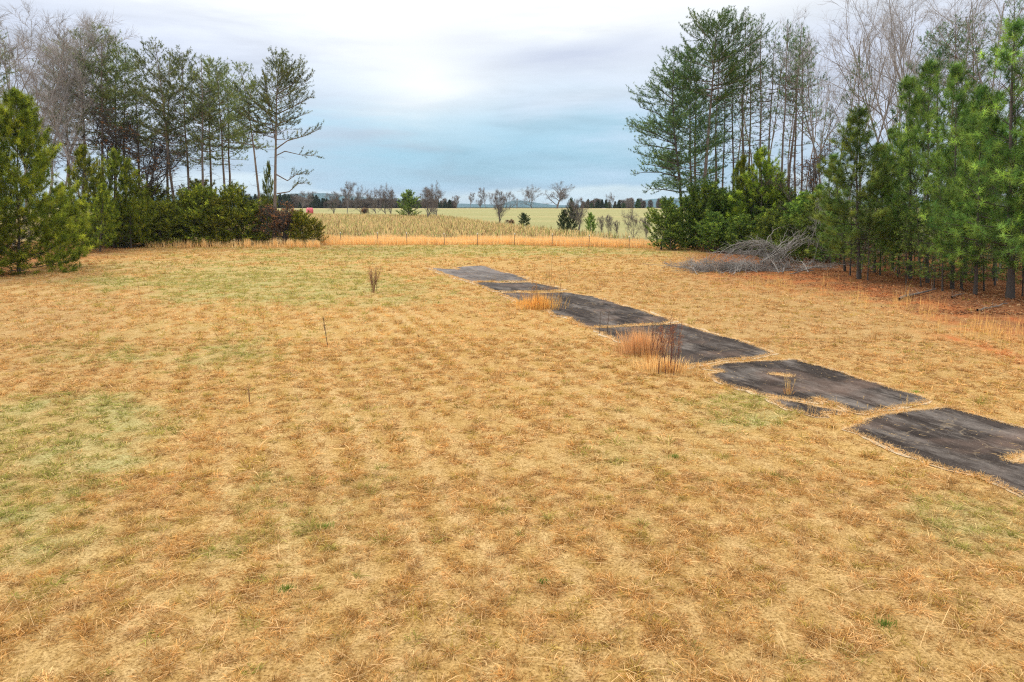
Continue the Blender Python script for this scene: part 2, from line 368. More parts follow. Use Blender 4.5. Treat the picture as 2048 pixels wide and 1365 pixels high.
def build_drive():
    from mathutils.geometry import delaunay_2d_cdt
    V, Fc = [], []
    for A in SLABW:
        vs_ = [Vector((a[0], a[1])) for a in A]
        r = delaunay_2d_cdt(vs_, [], [list(range(len(vs_)))], 1, 1e-5)
        o = len(V); V += [(v.x, v.y, 0.018) for v in r[0]]
        Fc += [tuple(o+i for i in f) for f in r[2] if len(f) == 3]
    # crumbled rim of sandy dust round every slab
    RV, RF = [], []
    for si, A in enumerate(SLABW):
        cen = A.mean(0); T = np.roll(A, -1, 0)-np.roll(A, 1, 0); N = np.stack([T[:, 1], -T[:, 0]], 1); N /= np.linalg.norm(N, axis=1)[:, None]+1e-9
        if np.sum(N*(A-cen)) < 0: N = -N
        wv = 0.03+0.20*np.clip(fbm(A[:, 0]*1.7, A[:, 1]*1.7+si)-0.30, 0, 1)*2.0*np.clip(A[:, 1]/18, 0.6, 2.2)
        B = A+N*wv[:, None]; Cn = A-N*0.05; n = len(A); o = len(RV)
        RV += [(a[0], a[1], 0.010) for a in Cn]+[(b[0], b[1], 0.010) for b in B]
        for i in range(n):
            j = (i+1) % n; RF += [(o+i, o+n+i, o+n+j), (o+i, o+n+j, o+j)]
    RF = [f if (Vector((*RV[f[1]][:2], 0))-Vector((*RV[f[0]][:2], 0))).cross(Vector((*RV[f[2]][:2], 0))-Vector((*RV[f[0]][:2], 0))).z > 0 else f[::-1] for f in RF]
    ro = add('driveway_margin', make_mesh('driveway_margin', RV, RF), plain('sandy dust', (0.50, 0.385, 0.24), 1.0, 0.45, 9)); tag(ro, 'sandy thatch margin round the asphalt slabs', kind='structure')
    me = make_mesh('driveway', V, Fc)
    m, t, out = newmat('weathered asphalt')
    pos = t.new('ShaderNodeNewGeometry').outputs['Position']
    rp = t.mapping(pos, (1, 1, 1), (0, 0, AZ))
    st = t.noise(t.mapping(rp, (1.6, 0.12, 1)), 1.6, 6, 0.7, 0.2)
    mo = t.noise(t.mapping(rp, (1.4, 0.5, 1)), 0.8, 6, 0.75, 0.2); gr = t.noise(pos, 60, 3, 0.8); gr2 = t.noise(pos, 14, 4, 0.8)
    c = t.mix(t.ramp(st, [(0.38, 0.0), (0.70, 1.0)]), (0.020, 0.015, 0.013), (0.078, 0.062, 0.053))
    c = t.mix(t.ramp(mo, [(0.48, 0.0), (0.66, 0.8)]), c, (0.19, 0.165, 0.145))
    c = t.mix(t.ramp(t.noise(pos, 0.45, 3, 0.5, 0.3), [(0.52, 0.0), (0.68, 0.45)]), c, (0.22, 0.145, 0.11))
    vo = t.new('ShaderNodeTexVoronoi', feature='DISTANCE_TO_EDGE'); vo.inputs['Scale'].default_value = 0.55
    wn = t.new('ShaderNodeTexNoise'); wn.inputs['Scale'].default_value = 2.2; wn.inputs['Detail'].default_value = 5; t.link(pos, wn.inputs['Vector'])
    wv = t.new('ShaderNodeVectorMath', operation='MULTIPLY_ADD'); t.link(wn.outputs['Color'], wv.inputs[0]); wv.inputs[1].default_value = (0.9, 0.9, 0); t.link(pos, wv.inputs[2])
    t.link(wv.outputs[0], vo.inputs['Vector'])
    crack = t.math('MULTIPLY', t.ramp(vo.outputs['Distance'], [(0.0, 1.0), (0.010, 0.0)]), t.ramp(t.noise(pos, 0.35, 3), [(0.45, 0.0), (0.6, 1.0)]))
    c = t.mix(t.math('MULTIPLY', crack, 0.45), c, (0.30, 0.23, 0.15))
    grit = t.noise(pos, 38, 2, 0.5)
    c = t.mix(t.ramp(grit, [(0.68, 0.0), (0.72, 0.6)]), c, (0.30, 0.26, 0.21))
    # the far end is silted over and paler
    sx = t.new('ShaderNodeSeparateXYZ'); t.link(pos, sx.inputs[0])
    farf = t.math('DIVIDE', t.math('SUBTRACT', sx.outputs[1], 36), 14, clamp=True)
    c = t.mix(t.math('MULTIPLY', farf, t.ramp(mo, [(0.35, 0.3), (0.6, 0.95)])), c, (0.22, 0.20, 0.19))
    c = t.mix(1.0, c, t.ramp(gr, [(0.3, 0.6), (0.7, 1.5)]), 'MULTIPLY')
    c = t.mix(1.0, c, t.ramp(gr2, [(0.3, 0.75), (0.7, 1.25)]), 'MULTIPLY')
    p = t.new('ShaderNodeBsdfPrincipled'); t.link(c, p.inputs['Base Color']); p.inputs['Roughness'].default_value = 0.85
    p.inputs['Specular IOR Level'].default_value = 0.08
    bp = t.new('ShaderNodeBump'); bp.inputs['Strength'].default_value = 0.5; bp.inputs['Distance'].default_value = 0.01
    t.link(gr, bp.inputs['Height']); t.link(bp.outputs[0], p.inputs['Normal'])
    t.link(p.outputs[0], out.inputs[0])
    o = add('driveway', me, m); tag(o, 'cracked dark asphalt driveway overgrown with dry grass at its joints', kind='structure')
    # silt and dead grass lying in patches on the slabs
    V, Fc = [], []
    for A in ISLEW:
        r = delaunay_2d_cdt([Vector((a[0], a[1])) for a in A], [], [list(range(len(A)))], 1, 1e-5)
        oo = len(V); V += [(v.x, v.y, 0.024) for v in r[0]]
        Fc += [tuple(oo+i for i in f) for f in r[2] if len(f) == 3]
    me = make_mesh('thatch_patch', V, Fc)
    o = add('thatch_patch', me, plain('thatch', (0.50, 0.36, 0.19), 1.0, 0.5, 20)); tag(o, 'patches of dead grass lying on the asphalt', 'dead grass', kind='stuff')
build_drive()

# ------------------------------------------------------------------ grass
def blades(P, Dr, L, Wd, C, droop=0.35, seg=2, rng=None):
    """batch of blades; P base, Dr unit direction, L length, Wd width, C colour"""
    n = len(P); r = rng.randn(n, 3); S = np.cross(Dr, r); S /= np.linalg.norm(S, axis=1)[:, None]+1e-9
    S = S*(Wd*0.5)[:, None]
    if seg == 1:
        V = np.stack([P-S, P+S, P+Dr*L[:, None]], 1).reshape(-1, 3)
        Fa = np.arange(3*n).reshape(n, 3); return V, Fa, np.repeat(C, 3, 0)
    mid = P + Dr*(L*0.55)[:, None]
    tip = P + Dr*L[:, None]; tip[:, 2] -= L*droop*rng.rand(n)
    V = np.stack([P-S, P+S, mid+S*0.75, mid-S*0.75, tip], 1).reshape(-1, 3)
    b = (np.arange(n)*5)[:, None]
    Fa = np.concatenate([b+np.array([0, 1, 2]), b+np.array([0, 2, 3]), b+np.array([3, 2, 4])], 0)
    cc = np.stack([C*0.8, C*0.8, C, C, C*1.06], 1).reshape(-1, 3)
    return V, Fa, cc
class Acc:
    def __init__(s): s.V = []; s.F = []; s.C = []; s.n = 0
    def put(s, V, Fa, C=None):
        if len(V) == 0: return
        s.V.append(V); s.F.append(Fa+s.n); s.n += len(V)
        if C is not None: s.C.append(C)
    def mesh(s, name, smooth=False):
        return make_mesh(name, np.concatenate(s.V), np.concatenate(s.F), np.concatenate(s.C) if s.C else None, smooth)
def fan_points(rng, d0, d1, dens, half=0.92):
    area = half*(d1*d1-d0*d0); n = int(area*dens)
    y = np.sqrt(rng.rand(n)*(d1*d1-d0*d0)+d0*d0); x = (rng.rand(n)*2-1)*half*(y+1.0)
    return x, y
def build_grass():
    rng = np.random.RandomState(11); acc = Acc()
    #        d0   d1   clumps/m2 blades len   width   spread seg
    zones = [(3.0, 11, 34, 44, 0.090, 0.0075, 0.042, 2),
             (10, 23, 17, 26, 0.105, 0.0130, 0.052, 2),
             (21, 46, 6.5, 16, 0.140, 0.0260, 0.080, 1),
             (42, 78, 2.2, 12, 0.180, 0.0500, 0.130, 1)]
    for zi, (d0, d1, dens, nb, ln, wd, spr, seg) in enumerate(zones):
        x, y = fan_points(rng, d0, d1, dens)
        # soft borders between the zones
        if zi: keep = rng.rand(len(x)) < np.clip((y-d0)/(d1-d0)*6+0.15, 0, 1); x, y = x[keep], y[keep]
        c, g, red, tr, rows = field_color(x, y)
        dr = on_drive(x, y)
        keep = ~dr & (rng.rand(len(x)) > np.maximum(red*0.9, tr*0.95)); x, y, c, g, rows, red = x[keep], y[keep], c[keep], g[keep], rows[keep], red[keep]
        n = len(x)
        # clump character
        u = rng.rand(n); k = c*(0.78+0.50*rng.rand(n))[:, None]
        k = np.where((u < 0.30)[:, None], k*0.65+GOLD*0.35, k)
        k = np.where(((u > 0.30) & (u < 0.40))[:, None], k*0.5+BROWN*0.5, k)
        k = np.where(((u > 0.40) & (u < 0.56))[:, None], k*0.35+np.array((0.46, 0.40, 0.085))*0.65, k)
        gr = rng.rand(n) < g*0.75+0.012
        k = np.where(gr[:, None], k*0.35+GREEN*0.65, k)
        hs = 0.6+rng.rand(n)**2*0.9; hs = np.where(gr, hs*1.15, hs)*(1.35-0.8*rows)
        sc = 0.6+rng.rand(n)*0.9
        idx = np.repeat(np.arange(n), nb); m = len(idx)
        a = rng.rand(m)*2*math.pi; rr = np.sqrt(rng.rand(m))*spr*sc[idx]*2.0
        P = np.stack([x[idx]+np.cos(a)*rr, y[idx]+np.sin(a)*rr, np.full(m, 0.002)], 1)
        a2 = a + rng.randn(m)*1.0; tilt = np.abs(rng.randn(m))*0.55+0.35
        lying = rng.rand(m) < 0.30; tilt = np.where(lying, 1.35+rng.rand(m)*0.15, tilt).clip(0, 1.5)
        P[:, 2] = np.where(lying, rng.rand(m)*0.05*np.minimum(1, hs[idx]), 0.002)
        Dr = np.stack([np.sin(tilt)*np.cos(a2), np.sin(tilt)*np.sin(a2), np.cos(tilt)], 1)
        L = ln*hs[idx]*(0.5+rng.rand(m)); L = np.where(lying, L*1.7, L)
        Wd = wd*(0.6+0.8*rng.rand(m))
        v = 0.58+0.70*rng.rand(m)
        C = k[idx]*v[:, None]
        C = np.where(lying[:, None] & (rng.rand(m) < 0.6)[:, None], C*0.35+PALE*0.62*v[:, None], C)
        ok = ~on_drive(P[:, 0], P[:, 1]) | (rng.rand(m) < 0.06)
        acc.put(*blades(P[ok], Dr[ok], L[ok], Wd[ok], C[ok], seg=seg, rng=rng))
    # long loose straws and single standing stalks
    for d0, d1, dens, wd in ((3, 12, 16, 0.005), (12, 30, 4, 0.009)):
        x, y = fan_points(rng, d0, d1, dens); keep = ~on_drive(x, y); x, y = x[keep], y[keep]; m = len(x)
        c, *_ = field_color(x, y)
        a = rng.rand(m)*6.28; tilt = np.where(rng.rand(m) < 0.8, 1.3+0.2*rng.rand(m), 0.4*rng.rand(m)+0.1)
        Dr = np.stack([np.sin(tilt)*np.cos(a), np.sin(tilt)*np.sin(a), np.cos(tilt)], 1)
        P = np.stack([x, y, 0.02+0.05*rng.rand(m)], 1)
        C = (c*0.3+PALE*0.75)*(0.8+0.3*rng.rand(m))[:, None]
        acc.put(*blades(P, Dr, 0.15+0.40*rng.rand(m)**1.5, wd*(0.9+0.6*rng.rand(m)), C, 0.2, 2, rng))
    # fringe hanging over the asphalt edges
    for A in SLABW+ISLEW:
        B = np.roll(A, -1, 0); seg = B-A; Ls = np.linalg.norm(seg, axis=1)
        cnt = (Ls*np.where(A[:, 1] < 22, 420, 200)).astype(int); cnt = np.where(A[:, 1] < 4, 0, cnt)
        idx = np.repeat(np.arange(len(A)), cnt); m = len(idx); t = rng.rand(m)
        B2 = A[idx]+seg[idx]*t[:, None]+rng.randn(m, 2)*0.06
        P = np.concatenate([B2, 0.01+0.03*rng.rand(m, 1)], 1)
        a = rng.rand(m)*6.28; tilt = 0.7+0.8*rng.rand(m)
        Dr = np.stack([np.sin(tilt)*np.cos(a), np.sin(tilt)*np.sin(a), np.cos(tilt)], 1)
        v = 0.7+0.5*rng.rand(m); C = np.where((rng.rand(m) < 0.6)[:, None], PALE, GOLD*0.5+STRAW*0.5)*v[:, None]*1.05
        acc.put(*blades(P, Dr, 0.03+0.08*rng.rand(m), np.where(B2[:, 1] < 22, 0.006, 0.012), C, 0.3, 1, rng))
    x, y = fan_points(rng, 8, 60, 16); keep = on_drive(x, y); x, y = x[keep], y[keep]
    keep = rng.rand(len(x)) < np.clip((fbm(x*0.8, y*0.8)-0.40)*4, 0.04, 1); x, y = x[keep], y[keep]; m = len(x)
    a = rng.rand(m)*6.28; P = np.stack([x, y, 0.021+0.004*rng.rand(m)], 1); Dr = np.stack([np.cos(a), np.sin(a), 0.03+0*a], 1)
    acc.put(*blades(P, Dr, 0.05+0.13*rng.rand(m), np.full(m, 0.009), (PALE*0.9)[None, :]*(0.6+0.5*rng.rand(m))[:, None], 0.0, 1, rng))
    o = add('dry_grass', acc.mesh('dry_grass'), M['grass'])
    tag(o, 'short mown straw coloured grass with yellow and green tufts over the whole field', 'grass', kind='stuff')
    # broomsedge along the fence
    acc = Acc(); n = 60000
    px = rng.rand(n)*1150+290; D = 78.5+rng.rand(n)*5.5 - 0.0*px
    D = D - np.clip((px-1000)/300, 0, 1)*6.5; D = np.where(px < 640, 73.2+(D-78.5)*0.35, D)
    den = np.where(px < 630, 0.07+0.28*(vnoise(px*0.10, px*0)>0.62), 1.0)*np.where(px > 1300, 0.25, 1)
    keep = rng.rand(n) < den; px, D = px[keep], D[keep]; n = len(px)
    c_, s_ = math.cos(PITCH), math.sin(PITCH)
    x = (px-1024)/F*(D*c_+CAMH*s_)
    P = np.stack([x, D, np.zeros(n)], 1); a = rng.rand(n)*6.28; tilt = np.abs(rng.randn(n))*0.16
    Dr = np.stack([np.sin(tilt)*np.cos(a), np.sin(tilt)*np.sin(a), np.cos(tilt)], 1)
    C = np.where((rng.rand(n) < 0.75)[:, None], np.array((0.80, 0.53, 0.25)), np.array((0.84, 0.66, 0.38)))*(0.7+0.5*rng.rand(n))[:, None]
    L = (0.55+0.50*rng.rand(n))*(0.65+0.6*vnoise(x*0.55, D*0.5))
    acc.put(*blades(P, Dr, L, 0.03+0.025*rng.rand(n), C, 0.15, 1, rng))
    o = add('tall_golden_grass', acc.mesh('tall_golden_grass'), M['grass'])
    tag(o, 'strip of tall golden orange grass growing along the wire fence', 'tall grass', kind='stuff')
    # sparse tall stems at the right margin, in front of the wood
    acc = Acc(); n = 2600
    px = 1400+rng.rand(n)*700; e = np.interp(px, [1380, 1560, 1700, 1830, 1950, 2060, 2300], [556, 580, 600, 635, 668, 700, 760])
    py = e - 8 + rng.randn(n)*13; cl = vnoise(px*0.035, py*0.06); keep = cl > 0.48; px, py = px[keep], py[keep]; n = len(px)
    P = np.array([tuple(gnd(a, b)) for a, b in zip(px, py)]); a = rng.rand(n)*6.28; tilt = np.abs(rng.randn(n))*0.12
    Dr = np.stack([np.sin(tilt)*np.cos(a), np.sin(tilt)*np.sin(a), np.cos(tilt)], 1)
    C = np.array((0.72, 0.42, 0.17))*(0.6+0.6*rng.rand(n))[:, None]
    acc.put(*blades(P, Dr, 0.25+0.65*rng.rand(n)**1.6, 0.006+0.006*rng.rand(n), C, 0.1, 2, rng))
    o = add('margin_grass', acc.mesh('margin_grass'), M['grass'])
    tag(o, 'thin tall tan grass stems standing before the right hand wood', 'tall grass', kind='stuff')
    # maize stubble field beyond the fence
    acc = Acc(); n = 95000
    px = 430+rng.rand(n)*900; lo = np.interp(px, [500, 600, 880, 1000, 1100, 1200, 1300], [430.5, 430.5, 433, 451, 463, 473, 483])
    D = 88+rng.rand(n)**0.8*205; z = terr(0, D)
    x = (px-1024)/F*(D*c_+(CAMH-z)*s_); _, py = topix(x, D, z)
    keep = py > lo; x, D, z = x[keep], D[keep], z[keep]; n = len(x)
    P = np.stack([x, D, z], 1); a = rng.rand(n)*6.28; tilt = np.abs(rng.randn(n))*0.35
    Dr = np.stack([np.sin(tilt)*np.cos(a), np.sin(tilt)*np.sin(a), np.cos(tilt)], 1)
    u = rng.rand(n)
    C = np.where((u < 0.5)[:, None], np.array((0.62, 0.46, 0.24)), np.where((u < 0.72)[:, None], np.array((0.22, 0.14, 0.07)), np.array((0.34, 0.35, 0.13))))*(0.7+0.6*rng.rand(n))[:, None]
    acc.put(*blades(P, Dr, 0.5+0.9*rng.rand(n), 0.05+0.10*rng.rand(n), C, 0.3, 2, rng))
    o = add('maize_stubble', acc.mesh('maize_stubble'), M['grass'])
    tag(o, 'field of dry broken maize stalks beyond the fence', 'maize stubble', kind='stuff')
build_grass()
def build_litter():
    rng = np.random.RandomState(21); acc = Acc()
    for lo, hi, n in ((1380, 2300, 60000), (-250, 420, 20000)):
        px = lo+rng.rand(n)*(hi-lo); D = (28+rng.rand(n)**1.3*42) if lo > 0 else (38+rng.rand(n)*38)
        x = (px-1024)/F*(D*math.cos(PITCH)+CAMH*math.sin(PITCH))
        red = field_masks(x, D)[2]; keep = (rng.rand(n) < (red-0.35)*1.3) & (rng.rand(n) < np.clip((fbm(x*0.6, D*0.6)-0.25)*3, 0, 1)); xx, yy = x[keep], D[keep]; m = len(xx)
        P = np.stack([xx, yy, 0.01+0.05*rng.rand(m)], 1); a = rng.rand(m)*6.28; el_ = rng.rand(m)*0.5
        Dr = np.stack([np.cos(a)*np.cos(el_), np.sin(a)*np.cos(el_), np.sin(el_)], 1); u = rng.rand(m)
        C = np.where((u < 0.5)[:, None], np.array((0.30, 0.13, 0.06)), np.where((u < 0.8)[:, None], np.array((0.13, 0.07, 0.04)), np.array((0.50, 0.33, 0.18))))*(0.6+0.7*rng.rand(m))[:, None]
        acc.put(*blades(P, Dr, 0.07+0.16*rng.rand(m), 0.02+0.035*rng.rand(m), C, 0.1, 1, rng))
    o = add('leaf_litter', acc.mesh('leaf_litter'), M['grass']); tag(o, 'fallen needles and dead leaves on the red soil under the trees', 'leaf litter', kind='stuff')
build_litter()

# ------------------------------------------------------------------ plant primitives
def tube(acc, pts, rads, k=6, col=None):
    P = np.asarray(pts, float); R = np.asarray(rads, float); n = len(P)
    T = np.gradient(P, axis=0); T /= np.linalg.norm(T, axis=1)[:, None]+1e-9
    ref = np.array((1.0, 0, 0)) if abs(T[0, 0]) < 0.8 else np.array((0, 1.0, 0))
    A = np.cross(T, ref); A /= np.linalg.norm(A, axis=1)[:, None]+1e-9; B = np.cross(T, A)
    th = np.arange(k)*2*math.pi/k
    V = P[:, None, :] + R[:, None, None]*(np.cos(th)[None, :, None]*A[:, None, :]+np.sin(th)[None, :, None]*B[:, None, :])
    V = V.reshape(-1, 3); i = np.arange(n-1)[:, None]*k; j = np.arange(k)[None, :]; j2 = (j+1) % k
    a = (i+j).ravel(); b = (i+j2).ravel(); c = (i+k+j2).ravel(); d = (i+k+j).ravel()
    Fa = np.concatenate([np.stack([a, b, c], 1), np.stack([a, c, d], 1)])
    acc.put(V, Fa, None if col is None else np.tile(col, (len(V), 1)))
def spikes(acc, P, D, L, R, C=None):
    """batch of thin three-sided tapering twigs"""
    n = len(P)
    if n == 0: return
    ref = np.where(np.abs(D[:, 2:3]) < 0.8, np.array((0, 0, 1.0)), np.array((1.0, 0, 0)))
    A = np.cross(D, ref); A /= np.linalg.norm(A, axis=1)[:, None]+1e-9; B = np.cross(D, A)
    V = []
    for t in (0, 2.094, 4.189): V.append(P+(A*math.cos(t)+B*math.sin(t))*R[:, None])
    V.append(P+D*L[:, None]); V = np.stack(V, 1).reshape(-1, 3); b = (np.arange(n)*4)[:, None]
    Fa = np.concatenate([b+np.array(q) for q in ((0, 1, 3), (1, 2, 3), (2, 0, 3))])
    acc.put(V, Fa, None if C is None else np.repeat(C, 4, 0))
def unit(v): return v/(np.linalg.norm(v, axis=-1, keepdims=True)+1e-9)
def needles(acc, P, Ax, n, ln, wd, spread, base, rng, tipc=None, var=0.35):
    """n needle blades in a brush around axis Ax at each P"""
    m = len(P); idx = np.repeat(np.arange(m), n); N = len(idx)
    r = unit(rng.randn(N, 3)); D = unit(Ax[idx]*(1-spread)+r*spread*1.15)
    off = Ax[idx]*((rng.rand(N)-0.6)*ln*0.9)[:, None]
    S = np.cross(D, rng.randn(N, 3)); S = unit(S)*(wd*(0.6+0.8*rng.rand(N))*0.5)[:, None]
    L = ln*(0.6+0.6*rng.rand(N)); Q = P[idx]+off
    V = np.stack([Q-S, Q+S, Q+D*L[:, None]], 1).reshape(-1, 3)
    tv = 1-var+2*var*rng.rand(m)
    C = np.asarray(base)[None, :]*tv[:, None]
    if tipc is not None:
        pick = rng.rand(m)**2; C = C*(1-pick[:, None])+np.asarray(tipc)*pick[:, None]*tv[:, None]
    C = C[idx]*(0.8+0.4*rng.rand(N))[:, None]
    acc.put(V, np.arange(3*N).reshape(N, 3), np.repeat(C, 3, 0))

class Conifer:
    """trunk with limbs, and needle foliage, built around the origin"""
    def __init__(s, seed): s.rng = np.random.RandomState(seed); s.wood = Acc(); s.leaf = Acc(); s.tp = []; s.ta = []; s.tw = []
    def branch(s, P, r0, side=0.45, spacing=0.3, f0=0.3, tuft=0.28, flat=0.5, sides=4, up=0.3):
        rng = s.rng; P = np.asarray(P, float); n = len(P)
        seg = np.linalg.norm(np.diff(P, axis=0), axis=1); L = seg.sum()
        tube(s.wood, P, np.linspace(r0, r0*0.25, n), sides)
        cum = np.concatenate([[0], np.cumsum(seg)])
        k = max(2, int(L*(1-f0)/spacing)); fr = f0+(1-f0)*(np.arange(k)+rng.rand(k)*0.8)/k
        d = np.clip(fr, 0, 1)*L
        Q = np.stack([np.interp(d, cum, P[:, i]) for i in range(3)], 1)
        T = unit(np.stack([np.interp(np.clip(d+0.1, 0, L), cum, P[:, i]) for i in range(3)], 1)-np.stack([np.interp(np.clip(d-0.1, 0, L), cum, P[:, i]) for i in range(3)], 1))
        sd = unit(np.cross(T, np.array((0, 0, 1.0))))*np.where(np.arange(k) % 2 == 0, 1, -1)[:, None]
        upv = np.array((0, 0, 1.0))[None, :]
        D = unit(T*0.7+sd*(0.9-0.5*fr)[:, None]+upv*(up+rng.randn(k, 1)*flat*0.5)+rng.randn(k, 3)*0.2)
        tl = L*side*(1.15-fr*0.75)*(0.6+0.7*rng.rand(k)); tl = np.clip(tl, tuft*0.8, 2.2)
        spikes(s.wood, Q, D, tl, np.full(k, max(0.006, r0*0.25)))
        # tufts along every twig, drooping/rising with it
        for q, dd, l in zip(Q, D, tl):
            m = max(1, int(l/(tuft*0.75)+0.5)); f = (np.arange(m)+1.0)/m
            pp = q+dd*(f*l)[:, None]
            j = rng.randn(m, 3)*tuft*0.16; j[:, 2] *= 0.6; j[-1] *= 0.2
            s.tp.append(pp+j); s.ta.append(unit(dd[None, :]*0.8+rng.randn(m, 3)*0.35+upv*0.35))
        s.tp.append(P[-1:]); s.ta.append(unit((P[-1]-P[-2])[None, :]+upv*0.1))
    def finish(s, n, ln, wd, spread, base, tip, keep=1.0, var=0.35):
        P = np.concatenate(s.tp); A = np.concatenate(s.ta)
        if keep < 1: k = s.rng.rand(len(P)) < keep; P, A = P[k], A[k]
        needles(s.leaf, P, A, n, ln, wd, spread, base, s.rng, tip, var)
def conifer(seed, H, r0, cb, R, prof=0.8, whorl=0.55, per=5, el0=5, el1=50, curve=0.25, side=0.45, spacing=0.28, tuft=0.26,
            nn=16, nl=0.2, nw=0.02, spread=0.75, base=(0.06, 0.10, 0.03), tip=None, bias=None, keep=1.0, jitter=0.25, f0=0.3,
            trunk=None, dead=0, extra=None, bulge=0.0, var=0.35, wob=0.02):
    """trunk: optional list of (x,y,z) points; bias: (azimuth, strength) makes the crown lopsided"""
    T = Conifer(seed); rng = T.rng
    if trunk is None:
        k = 9; t = np.linspace(0, 1, k)
        wx = np.cumsum(rng.randn(k))*wob*H/6; wy = np.cumsum(rng.randn(k))*wob*H/6; wx -= wx[0]; wy -= wy[0]
        wx -= t*wx[-1]; wy -= t*wy[-1]
        tr = np.stack([wx, wy, t*H], 1)
    else: tr = np.asarray(trunk, float)
    zt = tr[:, 2]; H = zt[-1]
    rr = r0*(1-0.9*(zt/H)**0.9); rr[0] *= 1.25
    tube(T.wood, tr, rr, 8)
    pos = lambda z: np.array([np.interp(z, zt, tr[:, 0]), np.interp(z, zt, tr[:, 1]), z])
    z = cb*H
    while z < H-0.25:
        u = (z-cb*H)/(H-cb*H); prf = (1-u)**prof*(1-bulge)+bulge*math.sin(math.pi*min(1, 0.18+u*0.82))**0.7
        for b in range(per):
            az = rng.rand()*2*math.pi
            L = R*prf*(1-jitter+2*jitter*rng.rand())
            if bias is not None: L *= 1+bias[1]*math.cos(az-bias[0])
            L = max(L, 0.35)
            e = rad(el0+(el1-el0)*u+rng.randn()*8)
            zz = z+rng.randn()*whorl*0.2; p0 = pos(min(max(zz, 0.1), H-0.05)); k = 5
            t = np.linspace(0, 1, k)[:, None]
            dirh = np.array((math.cos(az), math.sin(az), 0)); sw = np.array((-math.sin(az), math.cos(az), 0))*rng.randn()*0.12
            P = p0+L*(t*dirh*math.cos(e)+(t**1.5)*sw)+np.array((0, 0, 1.0))*L*(t*math.sin(e)+curve*t**2)
            T.branch(P, max(0.010, r0*0.20*(L/R)*(1-0.4*u)), side, spacing, f0, tuft)
        z += whorl*(0.8+0.4*rng.rand())*(1-0.35*u)
    T.tp.append(np.array([pos(H)])); T.ta.append(np.array([[0, 0, 1.0]]))
    if dead:   # dead stubs on the bare lower trunk
        k = dead; zz = (0.12+rng.rand(k)*(cb+0.12-0.12))*H; az = rng.rand(k)*6.28; P = np.array([pos(q) for q in zz])
        D = unit(np.stack([np.cos(az), np.sin(az), rng.randn(k)*0.25-0.05], 1))
        L = R*(0.15+0.45*rng.rand(k)); spikes(T.wood, P, D, L, np.full(k, r0*0.11))
        Q = P+D*(L*0.5)[:, None]; D2 = unit(D+rng.randn(k, 3)*0.5); spikes(T.wood, Q, D2, L*0.5, np.full(k, r0*0.06))
    if extra:
        for pts, f in extra: T.branch(np.asarray(pts, float), r0*0.32, 0.35, spacing, f, tuft, up=0.4)
    T.finish(nn, nl, nw, spread, base, tip, keep, var)
    return T
def mk_conifer(name, T, bark):
    root = empty(name)
    add('trunk', T.wood.mesh('trunk', True), bark, root)
    add('crown', T.leaf.mesh('crown'), M['needle'], root)
    return root

